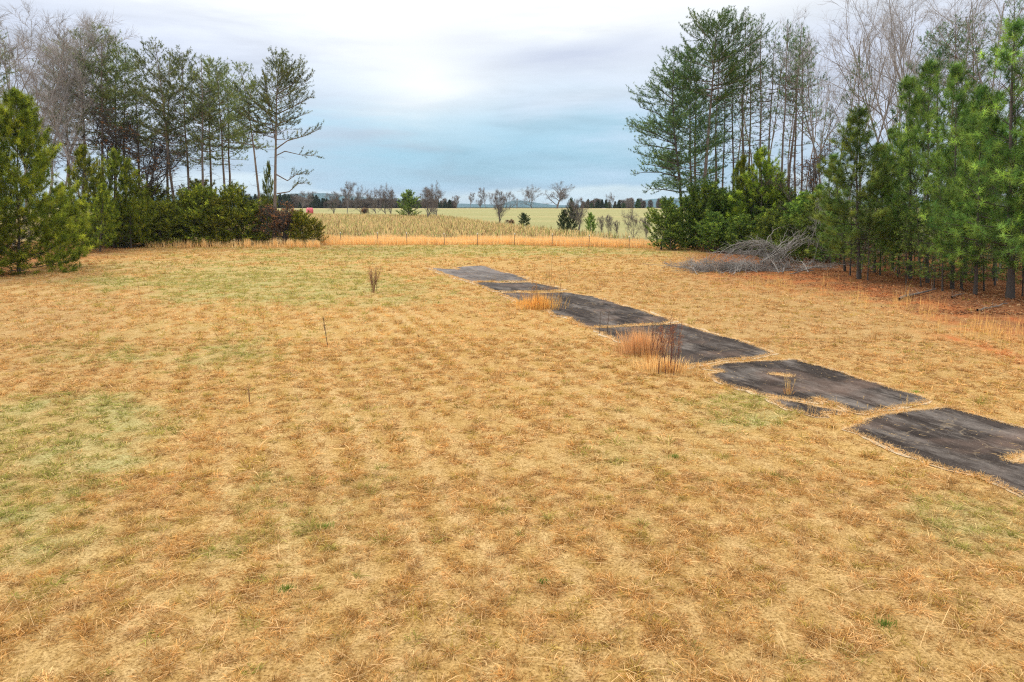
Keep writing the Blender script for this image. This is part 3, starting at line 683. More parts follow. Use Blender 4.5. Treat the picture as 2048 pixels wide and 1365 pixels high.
def bare(seed, H, r0, bole=0.3, spread=0.5, levels=4, nb=(7, 6, 6), lenf=(0.5, 0.5, 0.45), up=0.35, twig=6, twl=0.7, twr=0.008,
         multi=1, wobble=0.10, leaves=0, leafcol=(0.24, 0.12, 0.06)):
    rng = np.random.RandomState(seed); wood = Acc(); tw = Acc(); leaf = Acc()
    segs = []
    def grow(p, d, L, r, lev):
        k = 6 if lev < 2 else 4
        P = [np.array(p)]; dd = np.array(d, float)
        for i in range(k):
            dd = unit(dd+rng.randn(3)*wobble*(1+lev*0.5)+np.array((0, 0, up*0.18*(1 if lev else 0.1)))); P.append(P[-1]+dd*L/k)
        P = np.array(P); R = np.linspace(r, r*(0.35 if lev else 0.30), k+1)
        tube(wood if lev < 2 else tw, P, R, 7 if lev == 0 else (5 if lev == 1 else 3))
        if lev >= levels-1:
            segs.append((P, R)); return
        n = nb[min(lev, len(nb)-1)]
        for j in range(n):
            f = (bole if lev == 0 else 0.25)+(1-(bole if lev == 0 else 0.25))*((j+rng.rand()*0.9)/n); f = min(f, 0.97)
            q = f*k; i = min(int(q), k-1); pp = P[i]+(P[i+1]-P[i])*(q-i); ax = unit(P[i+1]-P[i])
            az = rng.rand()*6.28 if lev else j*2.4+rng.rand()
            ref = unit(np.cross(ax, np.array((0.3, 0.9, 0.1)))); o2 = np.cross(ax, ref)
            out = ref*math.cos(az)+o2*math.sin(az); sp = spread*(0.8+0.5*rng.rand())
            nd = unit(ax*math.cos(sp)+out*math.sin(sp))
            LL = L*lenf[min(lev, len(lenf)-1)]*(0.7+0.5*rng.rand())*(1.15-0.6*max(0, f-(bole if lev == 0 else 0)))
            grow(pp, nd, LL, max(R[i]*0.6, twr*1.1), lev+1)
        if lev > 0: segs.append((P, R))
    for m in range(multi):
        d = np.array((rng.randn()*0.12*(multi > 1)*1.8, rng.randn()*0.12*(multi > 1)*1.8, 1.0))
        grow((rng.randn()*0.12*(multi > 1), rng.randn()*0.12*(multi > 1), 0), unit(d), H*(0.85+0.15*rng.rand() if multi > 1 else 1.0), r0, 0)
    Ps, Ds = [], []
    for P, R in segs:
        n = twig; q = rng.rand(n)*(len(P)-1.01); q = 0.6+q*0.86; q = np.clip(q, 0, len(P)-1.01); i = q.astype(int); f = (q-i)[:, None]
        Ps.append(P[i]*(1-f)+P[i+1]*f); ax = unit(P[i+1]-P[i]); Ds.append(unit(ax*0.9+unit(rng.randn(n, 3))*0.7+np.array((0, 0, 0.25*up))))
    P = np.concatenate(Ps); D = np.concatenate(Ds); n = len(P); L = twl*(0.5+rng.rand(n)); R = np.full(n, twr)
    spikes(tw, P, D, L, R)
    Q = P+D*(L*0.45)[:, None]; D2 = unit(D+rng.randn(n, 3)*0.55); spikes(tw, Q, D2, L*0.6, R*0.7)
    if leaves:
        k = rng.randint(0, n, leaves); C = (P+D*(L*0.8)[:, None])[k]
        needles(leaf, C, unit(rng.randn(leaves, 3)), 4, 0.13, 0.09, 0.9, leafcol, rng)
    return wood, tw, leaf
def mk_bare(name, parts, bark, bark2=None):
    root = empty(name); wood, tw, leaf = parts
    add('trunk', wood.mesh('trunk', True), bark, root)
    c = add('crown', tw.mesh('crown'), bark2 or bark, root)
    if leaf.n: add('dead_leaves', leaf.mesh('dead_leaves'), M['needle'], root)
    return root

# ------------------------------------------------------------------ placing
H0 = {}
protos = {}
used = set()
def dispatch(kind, base, height, lean=(0, 0), rz=0.0, wide=1.0):
    p = protos[kind]
    if kind not in used: used.add(kind); o = p
    else: o = copy_tree(p)
    s = height/H0[kind]
    o.location = base
    R = Matrix.Rotation(lean[0], 4, 'Y') @ Matrix.Rotation(lean[1], 4, 'X') @ Matrix.Rotation(rz, 4, 'Z')
    o.rotation_euler = R.to_euler(); o.scale = (s*wide, s*wide, s)
    return o
def place(kind, px, D, topx, topy, rz=None, wide=1.0, seed=None, sink=0.05):
    b = base_at(px, D); t = pix(topx, topy, D); v = t-b; h = v.length
    lean = math.atan2(v.x, v.z)
    r = random.random()*6.28 if rz is None else rz
    b.z -= sink
    return dispatch(kind, b, h, (lean, 0), r, wide)
random.seed(3)
ORD = ['first', 'second', 'third', 'fourth', 'fifth', 'sixth', 'seventh', 'eighth', 'ninth', 'tenth', 'eleventh', 'twelfth', 'thirteenth', 'fourteenth',
       'fifteenth', 'sixteenth', 'seventeenth', 'eighteenth', 'nineteenth', 'twentieth']
def ordn(i):
    if i < 20: return ORD[i]
    t, u = divmod(i+1, 10); T = {2: 'twenty', 3: 'thirty', 4: 'forty', 5: 'fifty', 6: 'sixty'}[t]
    return T[:-1]+'ieth' if u == 0 else T+'-'+ORD[u-1]

LG = dict(base=(0.12, 0.165, 0.065), tip=(0.29, 0.33, 0.12))      # olive greens on the left
RG = dict(base=(0.085, 0.155, 0.072), tip=(0.22, 0.33, 0.12))       # cooler greens on the right
def tall(seed, H=20, cb=0.42, R=3.0, col=LG, **k):
    a = dict(prof=0.6, whorl=0.60, per=4, el0=-6, el1=42, curve=0.22, side=0.55, spacing=0.24, tuft=0.25, nn=11, nl=0.22, nw=0.036,
             spread=0.8, jitter=0.45, f0=0.35, dead=34, bulge=0.35, keep=0.9, r0=0.19)
    a.update(col); a.update(k); r0 = a.pop('r0')
    return conifer(seed, H, r0, cb, R, **a)
for i, (cb, R, kp) in enumerate(((0.48, 3.2, 0.74), (0.45, 2.8, 0.60), (0.55, 3.4, 0.8), (0.30, 2.3, 0.35))):
    protos['pineL%d' % i] = mk_conifer('tall_pine', tall(20+i, 20, cb, R, LG, keep=kp), M['barkpine']); H0['pineL%d' % i] = 20
for i, (cb, R, kp) in enumerate(((0.60, 2.3, 0.50), (0.66, 2.1, 0.45), (0.42, 2.1, 0.28), (0.35, 3.4, 0.95))):
    protos['pineR%d' % i] = mk_conifer('tall_pine', tall(40+i, 22, cb, R, RG, keep=kp, dead=60), M['barkpine']); H0['pineR%d' % i] = 22
# young long-needled pines
def young(seed, H, R, col, **k):
    a = dict(prof=0.75, whorl=0.50, per=5, el0=8, el1=58, curve=0.28, side=0.38, spacing=0.42, tuft=0.40, nn=56, nl=0.34, nw=0.017,
             spread=0.72, jitter=0.28, f0=0.35, bulge=0.25, r0=0.12, cb=0.06, dead=0)
    a.update(col); a.update(k); r0 = a.pop('r0'); cb = a.pop('cb')
    return conifer(seed, H, r0, cb, R, **a)
YL = dict(base=(0.105, 0.155, 0.026), tip=(0.44, 0.50, 0.07), var=0.5); YR = dict(base=(0.085, 0.160, 0.045), tip=(0.36, 0.48, 0.11), var=0.55)
protos['youngL0'] = mk_conifer('young_pine', young(60, 12, 4.4, YL, nn=46, nl=0.36, nw=0.026, cb=0.02, bulge=0.1, per=7, whorl=0.42), M['barkdark']); H0['youngL0'] = 12
protos['youngL1'] = mk_conifer('young_pine', young(61, 9, 3.0, YL, nn=34, nw=0.034, cb=0.02, per=6), M['barkdark']); H0['youngL1'] = 9
protos['youngR0'] = mk_conifer('young_pine', young(62, 12, 2.6, YR, cb=0.17, dead=60, el0=-2, spacing=0.26), M['barkdark']); H0['youngR0'] = 12
protos['youngR1'] = mk_conifer('young_pine', young(63, 12, 2.3, YR, cb=0.17, dead=70, el0=0), M['barkdark']); H0['youngR1'] = 12
protos['youngR2'] = mk_conifer('young_pine', young(64, 12, 2.9, YR, cb=0.17, dead=60, el0=-4, whorl=0.6, r0=0.17), M['barkdark']); H0['youngR2'] = 12
protos['youngR3'] = mk_conifer('slender_pine', young(65, 9, 1.9, dict(YR, base=(0.09, 0.17, 0.045)), cb=0.12, per=4, dead=40, nn=18, nl=0.2, tuft=0.28, spacing=0.26, el0=-5, keep=0.8, whorl=0.5, r0=0.055), M['barkdark']); H0['youngR3'] = 9
# cedars
def cedar(seed, H, R, col, **k):
    a = dict(prof=0.7, whorl=0.30, per=7, el0=8, el1=62, curve=0.25, side=0.34, spacing=0.17, tuft=0.20, nn=20, nl=0.20, nw=0.034,
             spread=0.62, jitter=0.3, f0=0.3, bulge=0.45, r0=0.10, cb=0.03, keep=0.85)
    a.update(col); a.update(k); r0 = a.pop('r0'); cb = a.pop('cb')
    return conifer(seed, H, r0, cb, R, **a)
CL = dict(base=(0.12, 0.155, 0.030), tip=(0.46, 0.48, 0.07), var=0.5); CR = dict(base=(0.095, 0.165, 0.045), tip=(0.36, 0.45, 0.09), var=0.5)
CD = dict(base=(0.045, 0.080, 0.038), tip=(0.10, 0.16, 0.06)); CY = dict(base=(0.12, 0.14, 0.020), tip=(0.50, 0.46, 0.07))
for nm, sd_, c_ in (('cedarL0', 70, CL), ('cedarL1', 71, CL), ('cedarR0', 72, CR), ('cedarR1', 73, CR), ('cedarD', 74, CD), ('cedarY', 75, CY)):
    protos[nm] = mk_conifer('cedar_tree', cedar(sd_, 6, 2.2, c_, jitter=0.5, whorl=0.36), M['barkdark']); H0[nm] = 6
# bare trees
protos['bareL0'] = mk_bare('bare_tree', bare(80, 14, 0.10, 0.35, 0.45, 4, (9, 6, 5), (0.36, 0.5, 0.5), twig=6, twl=0.8, twr=0.007), M['barkgrey']); H0['bareL0'] = 16.3
protos['bareL1'] = mk_bare('bare_tree', bare(81, 14, 0.09, 0.30, 0.40, 4, (9, 6, 5), (0.34, 0.5, 0.5), twig=6, twl=0.8, twr=0.007), M['barkgrey']); H0['bareL1'] = 16.0
protos['bareR0'] = mk_bare('bare_tree', bare(82, 18, 0.12, 0.45, 0.38, 4, (8, 5, 4), (0.38, 0.5, 0.5), twig=4, twl=0.8, twr=0.006), M['barkgrey']); H0['bareR0'] = 20
protos['bareR1'] = mk_bare('bare_tree', bare(83, 18, 0.10, 0.55, 0.34, 4, (7, 5, 4), (0.32, 0.5, 0.5), twig=4, twl=0.8, twr=0.006), M['barkgrey']); H0['bareR1'] = 20
protos['bareR2'] = mk_bare('bare_tree', bare(84, 18, 0.11, 0.35, 0.42, 4, (8, 5, 4), (0.42, 0.5, 0.5), twig=4, twl=0.8, twr=0.006, multi=2), M['barkgrey']); H0['bareR2'] = 20
protos['sap'] = mk_bare('bare_sapling', bare(85, 6, 0.045, 0.15, 0.6, 3, (10, 6), (0.35, 0.5), twig=5, twl=0.5, twr=0.007), M['barkgrey']); H0['sap'] = 6
protos['farbare0'] = mk_bare('bare_tree', bare(86, 10, 0.22, 0.15, 0.55, 4, (12, 7, 6), (0.55, 0.5, 0.5), twig=6, twl=1.0, twr=0.012, multi=1), M['barkfar']); H0['farbare0'] = 10.5
protos['farbare1'] = mk_bare('bare_tree', bare(87, 10, 0.12, 0.08, 0.62, 4, (8, 5, 5), (0.50, 0.5, 0.5), twig=6, twl=0.9, twr=0.012, multi=4), M['barkfar']); H0['farbare1'] = 10
protos['farbare2'] = mk_bare('bare_tree', bare(187, 10, 0.14, 0.10, 0.75, 4, (11, 6, 5), (0.62, 0.5, 0.5), twig=5, twl=0.9, twr=0.012, multi=2), M['barkfar']); H0['farbare2'] = 9.5
protos['faroak'] = mk_bare('oak_tree', bare(88, 11, 0.45, 0.16, 0.95, 4, (13, 8, 6), (0.66, 0.52, 0.45), twig=6, twl=1.0, twr=0.014, up=0.5), M['barkfar']); H0['faroak'] = 13
protos['redshrub'] = mk_bare('brown_leaved_shrub', bare(89, 3, 0.05, 0.05, 0.6, 3, (10, 7), (0.6, 0.5), twig=12, twl=0.4, twr=0.010, multi=5, leaves=1300, leafcol=(0.34, 0.17, 0.10)), M['barkdark']); H0['redshrub'] = 3.2
protos['browntree'] = mk_bare('brown_leaved_tree', bare(90, 9, 0.12, 0.15, 0.6, 4, (10, 6, 5), (0.5, 0.5, 0.5), twig=6, twl=0.6, twr=0.012, leaves=350), M['barkdark']); H0['browntree'] = 9

def named(o, label, cat, group=None): return tag(o, label, cat, group)

# ---- the two outstanding pines at the right end of the left grove
def local(pts, b): return [tuple(Vector(p)-b) for p in pts]
DL = 80.0; b = base_at(549, DL)
W = lambda px, py, dy=0.0: pix(px, py, DL+dy)
trunk = local([b, W(550, 400), W(551, 330), W(552, 270), W(553, 200), W(556, 150), W(560, 112)], b)
ex = []
for pts, f in ((((551, 282), (545, 250), (535, 200), (528, 150)), 0.45), (((550, 300, 0), (575, 282, -1), (610, 272, -2), (641, 258, -2)), 0.55),
               (((550, 313, 0), (570, 303, 0.5), (600, 310, 1), (637, 313, 1.5)), 0.55), (((552, 349, 0), (575, 362, -0.5), (592, 350, -1), (618, 347, -1)), 0.45),
               (((554, 388, 0), (578, 384, 0.6), (596, 368, 1.2), (618, 366, 1.4)), 0.4), (((552, 250, 0), (585, 238, 1.5), (618, 226, 2)), 0.35),
               (((552, 230, 0), (590, 212, -1), (628, 192, -1.5)), 0.35), (((552, 235, 0), (520, 215, 1), (500, 198, 1)), 0.4), (((553, 190, 0), (585, 170, 0), (606, 150, 1)), 0.3),
               (((554, 170, 0), (575, 140, 0), (590, 125, 0)), 0.25), (((551, 262, 0), (525, 250, 1), (506, 252, 2)), 0.45)):
    q = [tuple(W(*p)-b) for p in pts]; ex.append((q, f))
T = tall(100, cb=0.58, R=3.5, col=LG, trunk=trunk, extra=ex, dead=14, keep=0.92, bulge=0.65, el0=0, per=5, whorl=0.52, r0=0.24)
o = mk_conifer('tall_pine', T, M['barkpine']); o.location = b
named(o, 'tall forked pine with bare reddish trunk and long right-hand limbs, rightmost of the left grove', 'pine tree', 'tall pines of the left grove')
b = base_at(522, DL+1)
trunk = local([b, W(519, 400), W(508, 300), W(497, 220), W(486, 160), W(478, 127)], b)
T = tall(101, cb=0.56, R=2.9, col=LG, trunk=trunk, dead=16, keep=0.8, r0=0.19)
o = mk_conifer('tall_pine', T, M['barkpine']); o.location = b
named(o, 'slim pine leaning left beside the forked pine of the left grove', 'pine tree', 'tall pines of the left grove')

left = [(146, 88, 126, 72, 1), (172, 86, 160, 62, 0), (207, 84, 202, 62, 2), (229, 92, 234, 92, 1), (250, 90, 252, 96, 0),
        (280, 90, 272, 112, 3), (357, 84, 310, 84, 0), (334, 93, 340, 104, 1), (384, 86, 364, 106, 2), (409, 84, 402, 116, 1), (424, 90, 420, 122, 0), (456, 87, 432, 124, 2), (463, 93, 452, 132, 1),
        (-20, 88, -30, 60, 0), (-90, 90, -100, 50, 1)]
for k, (px, D, tx, ty, v) in enumerate(sorted(left)):
    o = place('pineL%d' % v, px, D, tx, ty, wide=1.0)
    named(o, {True: 'tall pine of the left grove, %s beyond the left edge of the picture' % ordn(k), False: 'thin-crowned pine, %s tall trunk from the left in the left grove' % ordn(k-2)}[px < 0], 'pine tree', 'tall pines of the left grove')
leftbare = [(-15, 80, 10, 35, 0), (28, 76, 40, 20, 1), (60, 84, 75, 30, 0), (92, 78, 98, 24, 1), (120, 96, 124, 55, 1), (175, 76, 165, 170, 1), (45, 92, 58, 12, 0)]
for k, (px, D, tx, ty, v) in enumerate(sorted(leftbare)):
    o = place('bareL%d' % v, px, D, tx, ty, wide=1.15)
    named(o, 'bare grey twiggy hardwood, %s of those behind the big young pine at far left' % ordn(k), 'bare tree', 'bare trees of the left grove')
for k, (px, D, tx, ty) in enumerate([(215, 82, 228, 270), (300, 84, 285, 280)]):
    o = place('browntree', px, D, tx, ty, wide=1.3)
    named(o, 'dark leaning tree keeping brown leaves, %s from left under the left grove' % ordn(k), 'tree', 'brown-leaved trees under the left grove')
# young pines in front at the left
o = place('youngL0', 38, 46, 34, 188, rz=1.0, wide=0.85); named(o, 'big bushy yellow-green young pine at the left edge of the field', 'pine tree', 'young pines at the left')
o = place('youngL1', -50, 44, -60, 300, wide=1.3); named(o, 'young pine cut by the left edge of the picture beside the biggest bushy pine', 'pine tree', 'young pines at the left')
o = place('youngL1', 120, 51, 118, 372, wide=1.0); named(o, 'lower young pine whose boughs reach the grass right of the biggest bushy pine', 'pine tree', 'young pines at the left')
lp = [(165, 68, 165, 300), (228, 72, 232, 308), (262, 72, 258, 326), (200, 66, 205, 372)]
for k, (px, D, tx, ty) in enumerate(lp):
    o = place('youngL1', px, D, tx, ty, wide=0.8); named(o, 'mid green young pine, %s one right of the big bushy pine' % ordn([0, 2, 3, 1][k]), 'pine tree', 'young pines at the left')
lc = [(190, 74, 192, 425, 0, 1.5), (218, 76, 220, 410, 1, 1.5), (250, 75, 250, 415, 0, 1.4), (285, 77, 288, 392, 1, 1.2), (318, 76, 316, 405, 0, 1.3), (345, 78, 346, 395, 1, 1.2), (372, 77, 374, 402, 0, 1.3),
      (402, 78, 405, 392, 1, 1.3), (432, 77, 436, 388, 0, 1.2), (468, 78, 466, 374, 1, 1.05), (498, 79, 496, 404, 0, 1.1), (520, 82, 520, 428, 1, 1.0), (300, 86, 300, 360, 1, 1.1), (395, 90, 392, 350, 0, 1.1), (545, 84, 545, 400, 1, .8)]
for k, (px, D, tx, ty, v, wd) in enumerate(sorted(lc)):
    o = place('cedarL%d' % v, px+random.uniform(-5, 5), D+random.uniform(-1.5, 2), tx+random.uniform(-6, 6), ty+random.uniform(-14, 16), wide=wd*random.uniform(0.8, 1.25)); named(o, 'dark olive cedar, %s from the left in the hedge under the left grove' % ordn(k), 'cedar', 'cedars under the left grove')
o = place('cedarY', 603, 79, 600, 424, wide=1.25); named(o, 'yellow-green cedar next to the brown shrub at the right end of the left grove', 'cedar')
o = place('cedarY', 630, 78.5, 628, 440, wide=1.2); named(o, 'small yellow-green cedar, the last one before the open fence line', 'cedar')
o = place('redshrub', 568, 79, 570, 422, wide=1.15); named(o, 'rusty brown leaved shrub between the forked pine and the yellow-green cedar', 'shrub')
o = place('youngL1', 539, 84, 537, 330, wide=0.35); named(o, 'thin young pine standing between the two rightmost tall trunks', 'pine tree')

# ---- right grove
DR = 73.0
W = lambda px, py, dy=0.0: pix(px, py, DR+dy)
b = base_at(1366, DR)
trunk = local([b, W(1362, 400), W(1356, 330), W(1348, 260), W(1345, 190), W(1348, 130), W(1352, 98)], b)
ex = [([tuple(W(*p)-b) for p in pts], f) for pts, f in (
    (((1350, 290, 0), (1310, 268, -1), (1280, 258, -1), (1256, 250, -1)), 0.3), (((1355, 330, 0), (1320, 318, -1), (1290, 312, 0), (1268, 305, 0)), 0.35),
    (((1358, 355, 0), (1320, 345, 1), (1290, 345, 1), (1266, 348, 1)), 0.3), (((1349, 250, 0), (1310, 225, 1), (1280, 215, 1), (1278, 200, 1)), 0.3),
    (((1346, 200, 0), (1320, 180, 0), (1304, 170, 0)), 0.3), (((1347, 170, 0), (1328, 155, -1), (1307, 152, -1)), 0.3), (((1360, 385, 0), (1330, 380, -1), (1300, 378, -1), (1292, 385, 0)), 0.35),
    (((1352, 300, 0), (1320, 295, -2), (1290, 290, -3), (1275, 286, -3)), 0.35), (((1356, 340, 0), (1325, 335, -2), (1300, 330, -2), (1285, 330, -3)), 0.35))]
T = tall(110, cb=0.30, R=3.6, col=RG, trunk=trunk, extra=ex, bias=(math.pi, 0.35), keep=0.9, per=4, whorl=0.6, el0=-8, el1=35, curve=0.08, bulge=0.3, r0=0.2, dead=20)
o = mk_conifer('tall_pine', T, M['barkdark']); o.location = b
named(o, 'leftmost tall pine of the right grove with long boughs sweeping left over the cedar', 'pine tree', 'tall pines of the right grove')
b = base_at(1404, DR+1)
trunk = local([b, W(1408, 380), W(1414, 300), W(1422, 200), W(1430, 110), W(1434, 44)], b)
T = tall(111, cb=0.66, R=3.8, col=dict(base=(0.06, 0.12, 0.035), tip=(0.16, 0.22, 0.06)), trunk=trunk, keep=0.98, per=5, bulge=0.9, el0=2, el1=40, r0=0.27, dead=20, whorl=0.55)
o = mk_conifer('tall_pine', T, M['barkpine']); o.location = b
named(o, 'pine with broad rounded bright green crown and thick grey leaning trunk in the right grove', 'pine tree', 'tall pines of the right grove')
right = [(1385, 75, 1380, 96, 3), (1390, 80, 1396, 84, 3), (1430, 76, 1440, 70, 0), (1440, 80, 1452, 110, 1), (1466, 78, 1465, 84, 2), (1486, 76, 1492, 25, 0), (1500, 82, 1500, 60, 2), (1519, 74, 1523, 27, 2), (1530, 78, 1552, 58, 1),
         (1555, 74, 1576, 44, 1), (1566, 76, 1603, 48, 0), (1590, 82, 1592, 60, 2), (1602, 80, 1606, 70, 1), (1640, 84, 1622, 150, 1), (1722, 60, 1716, 116, 1), (1655, 75, 1660, 210, 1), (1905, 58, 1912, 30, 0), (1880, 64, 1880, 52, 3), (1950, 62, 1945, 20, 0), (2030, 66, 2030, -20, 0), (2150, 50, 2150, -60, 0)]
for k, (px, D, tx, ty, v) in enumerate(sorted(right)):
    o = place('pineR%d' % v, px, D, tx, ty, wide=0.85 if v in (1, 2) else 1.0)
    named(o, 'thin-trunked pine, %s from left behind the front two of the right grove' % ordn(k), 'pine tree', 'tall pines of the right grove')
rb = [(1478, 84, 1480, 90, 1), (1508, 86, 1512, 70, 1), (1540, 84, 1538, 90, 1), (1580, 88, 1584, 100, 1), (1617, 78, 1634, 62, 1), (1650, 76, 1652, 64, 0), (1668, 80, 1672, 40, 1), (1690, 74, 1700, 75, 0), (1735, 70, 1728, 30, 0), (1752, 66, 1760, 20, 2),
      (1775, 64, 1790, 8, 0), (1800, 70, 1812, -10, 1), (1822, 62, 1830, -5, 2), (1850, 68, 1870, -20, 0), (1900, 72, 1900, -10, 1), (1935, 60, 1950, -40, 2), (1985, 58, 1990, -40, 0), (2025, 60, 2010, -50, 2), (2060, 56, 2080, -80, 0), (1605, 90, 1600, 130, 1), (1710, 84, 1705, 150, 1), (1640, 90, 1645, 120, 0)]
for k, (px, D, tx, ty, v) in enumerate(sorted(rb)):
    o = place('bareR%d' % v, px, D, tx, ty)
    named(o, 'tall bare grey hardwood, %s from the left behind the right grove' % ordn(k), 'bare tree', 'bare trees of the right grove')
# young pines of the right wood edge
ry = [(1718, 42, 1716, 222, 0, 1.25), (1748, 46, 1756, 290, 1, 1.0), (1690, 47, 1668, 310, 1, 1.0), (1820, 42, 1817, 158, 1, 0.95), (1855, 40, 1861, 126, 1, 0.85), (1904, 37, 1914, 130, 1, 0.82), (1950, 34.5, 1962, 176, 1, 0.85),
      (2020, 33, 2030, 54, 2, 1.0), (2085, 33, 2095, 110, 2, 1.0), (1785, 48, 1788, 260, 0, 1.0), (1930, 43, 1936, 210, 0, 1.0), (1990, 41, 1992, 190, 0, 0.95), (2140, 31, 2150, 90, 0, 1.1), (1640, 58, 1640, 370, 1, 1.1)]
for k, (px, D, tx, ty, v, wd) in enumerate(sorted(ry)):
    o = place('youngR%d' % v, px, D, tx, ty, wide=wd)
    named(o, 'young long-needled green pine, %s from the left along the right wood edge' % ordn(k), 'pine tree', 'young pines of the right wood edge')
rs = [(1700, 44, 360), (1735, 41, 390), (1760, 44, 340), (1795, 43, 380), (1812, 39, 420), (1842, 38, 400), (1868, 37, 410), (1885, 36, 360), (1925, 36, 420), (1968, 36, 380), (1990, 38, 330), (2045, 34, 380), (1660, 50, 400), (1680, 52, 380), (1840, 50, 300), (1950, 50, 300), (1900, 52, 280), (1780, 54, 300), (2000, 48, 260)]
for k in range(12):
    px_ = 1700+k*31+random.uniform(-8, 8); D_ = random.uniform(36, 50) if px_ > 1800 else random.uniform(43, 52)
    rs.append((px_, D_, topix(0, D_, 0)[1]-random.uniform(2.2, 4.5)*F/D_))
for k, (px, D, ty) in enumerate(sorted(rs)):
    o = place('youngR3', px, D, px+random.uniform(-12, 12), ty, wide=1.3)
    named(o, 'slender shaded pine with flat boughs, %s from the left inside the right wood' % ordn(k), 'pine tree', 'slender shaded pines in the right wood')
# cedars and bushy pines in the middle of the right grove
rc = [(1322, 70, 1335, 402, 0, 1.15), (1350, 69, 1352, 425, 1, 1.0), (1385, 71, 1388, 385, 0, 1.0), (1412, 70, 1414, 372, 1, 1.1), (1440, 72, 1442, 385, 0, 1.2), (1470, 70, 1468, 392, 1, 1.3), (1500, 70, 1500, 380, 0, 1.3), (1530, 68, 1528, 372, 1, 1.2),
      (1560, 66, 1558, 388, 0, 1.3), (1590, 64, 1588, 398, 1, 1.3), (1615, 60, 1614, 392, 0, 1.2), (1640, 56, 1642, 408, 1, 1.2), (1545, 58, 1545, 425, 0, 1.2), (1575, 54, 1580, 440, 1, 1.2), (1428, 66, 1430, 430, 0, 1.4), (1480, 64, 1482, 435, 1, 1.4), (1665, 54, 1668, 430, 0, 1.1)]
for k, (px, D, tx, ty, v, wd) in enumerate(sorted(rc)):
    o = place('cedarR%d' % v, px, D, tx, ty, wide=wd); named(o, 'green cedar, %s from the left in the dense thicket of the right grove' % ordn(k), 'cedar', 'cedars of the right grove')
for k, (px, D, tx, ty, wd) in enumerate([(1520, 66, 1522, 305, 1.0), (1505, 70, 1488, 320, 0.7), (1545, 68, 1535, 335, 0.8), (1470, 74, 1478, 330, 0.6)]):
    o = place('youngL1', px, D, tx, ty, wide=wd); named(o, 'light yellow-green pine rising from the right thicket, %s of four from the front' % ordn(k), 'pine tree', 'light green pines above the right thicket')
for k, (px, D, tx, ty) in enumerate([(1625, 62, 1630, 330), (1560, 72, 1562, 360), (1985, 45, 1988, 360)]):
    o = place('browntree', px, D, tx, ty); named(o, 'small tree keeping brown leaves, %s from the left in the right wood' % ordn(k), 'tree', 'brown-leaved trees of the right wood')
# saplings in the shade of the right wood
sp = []
for k in range(46):
    px = 1600+k*10.5+random.uniform(-8, 8); D = random.uniform(52, 68) if px < 1700 else (random.uniform(45, 60) if px < 1800 else random.uniform(40, 56))
    sp.append((px, D))
for k, (px, D) in enumerate(sorted(sp)):
    b = base_at(px, D); o = dispatch('sap', b, random.uniform(2.5, 6.0), (random.uniform(-.12, .12), random.uniform(-.1, .1)), random.random()*6.28, random.uniform(0.9, 1.4))
    named(o, 'thin bare sapling, %s from the left between the pine trunks of the right wood' % ordn(k), 'sapling', 'bare saplings in the right wood')

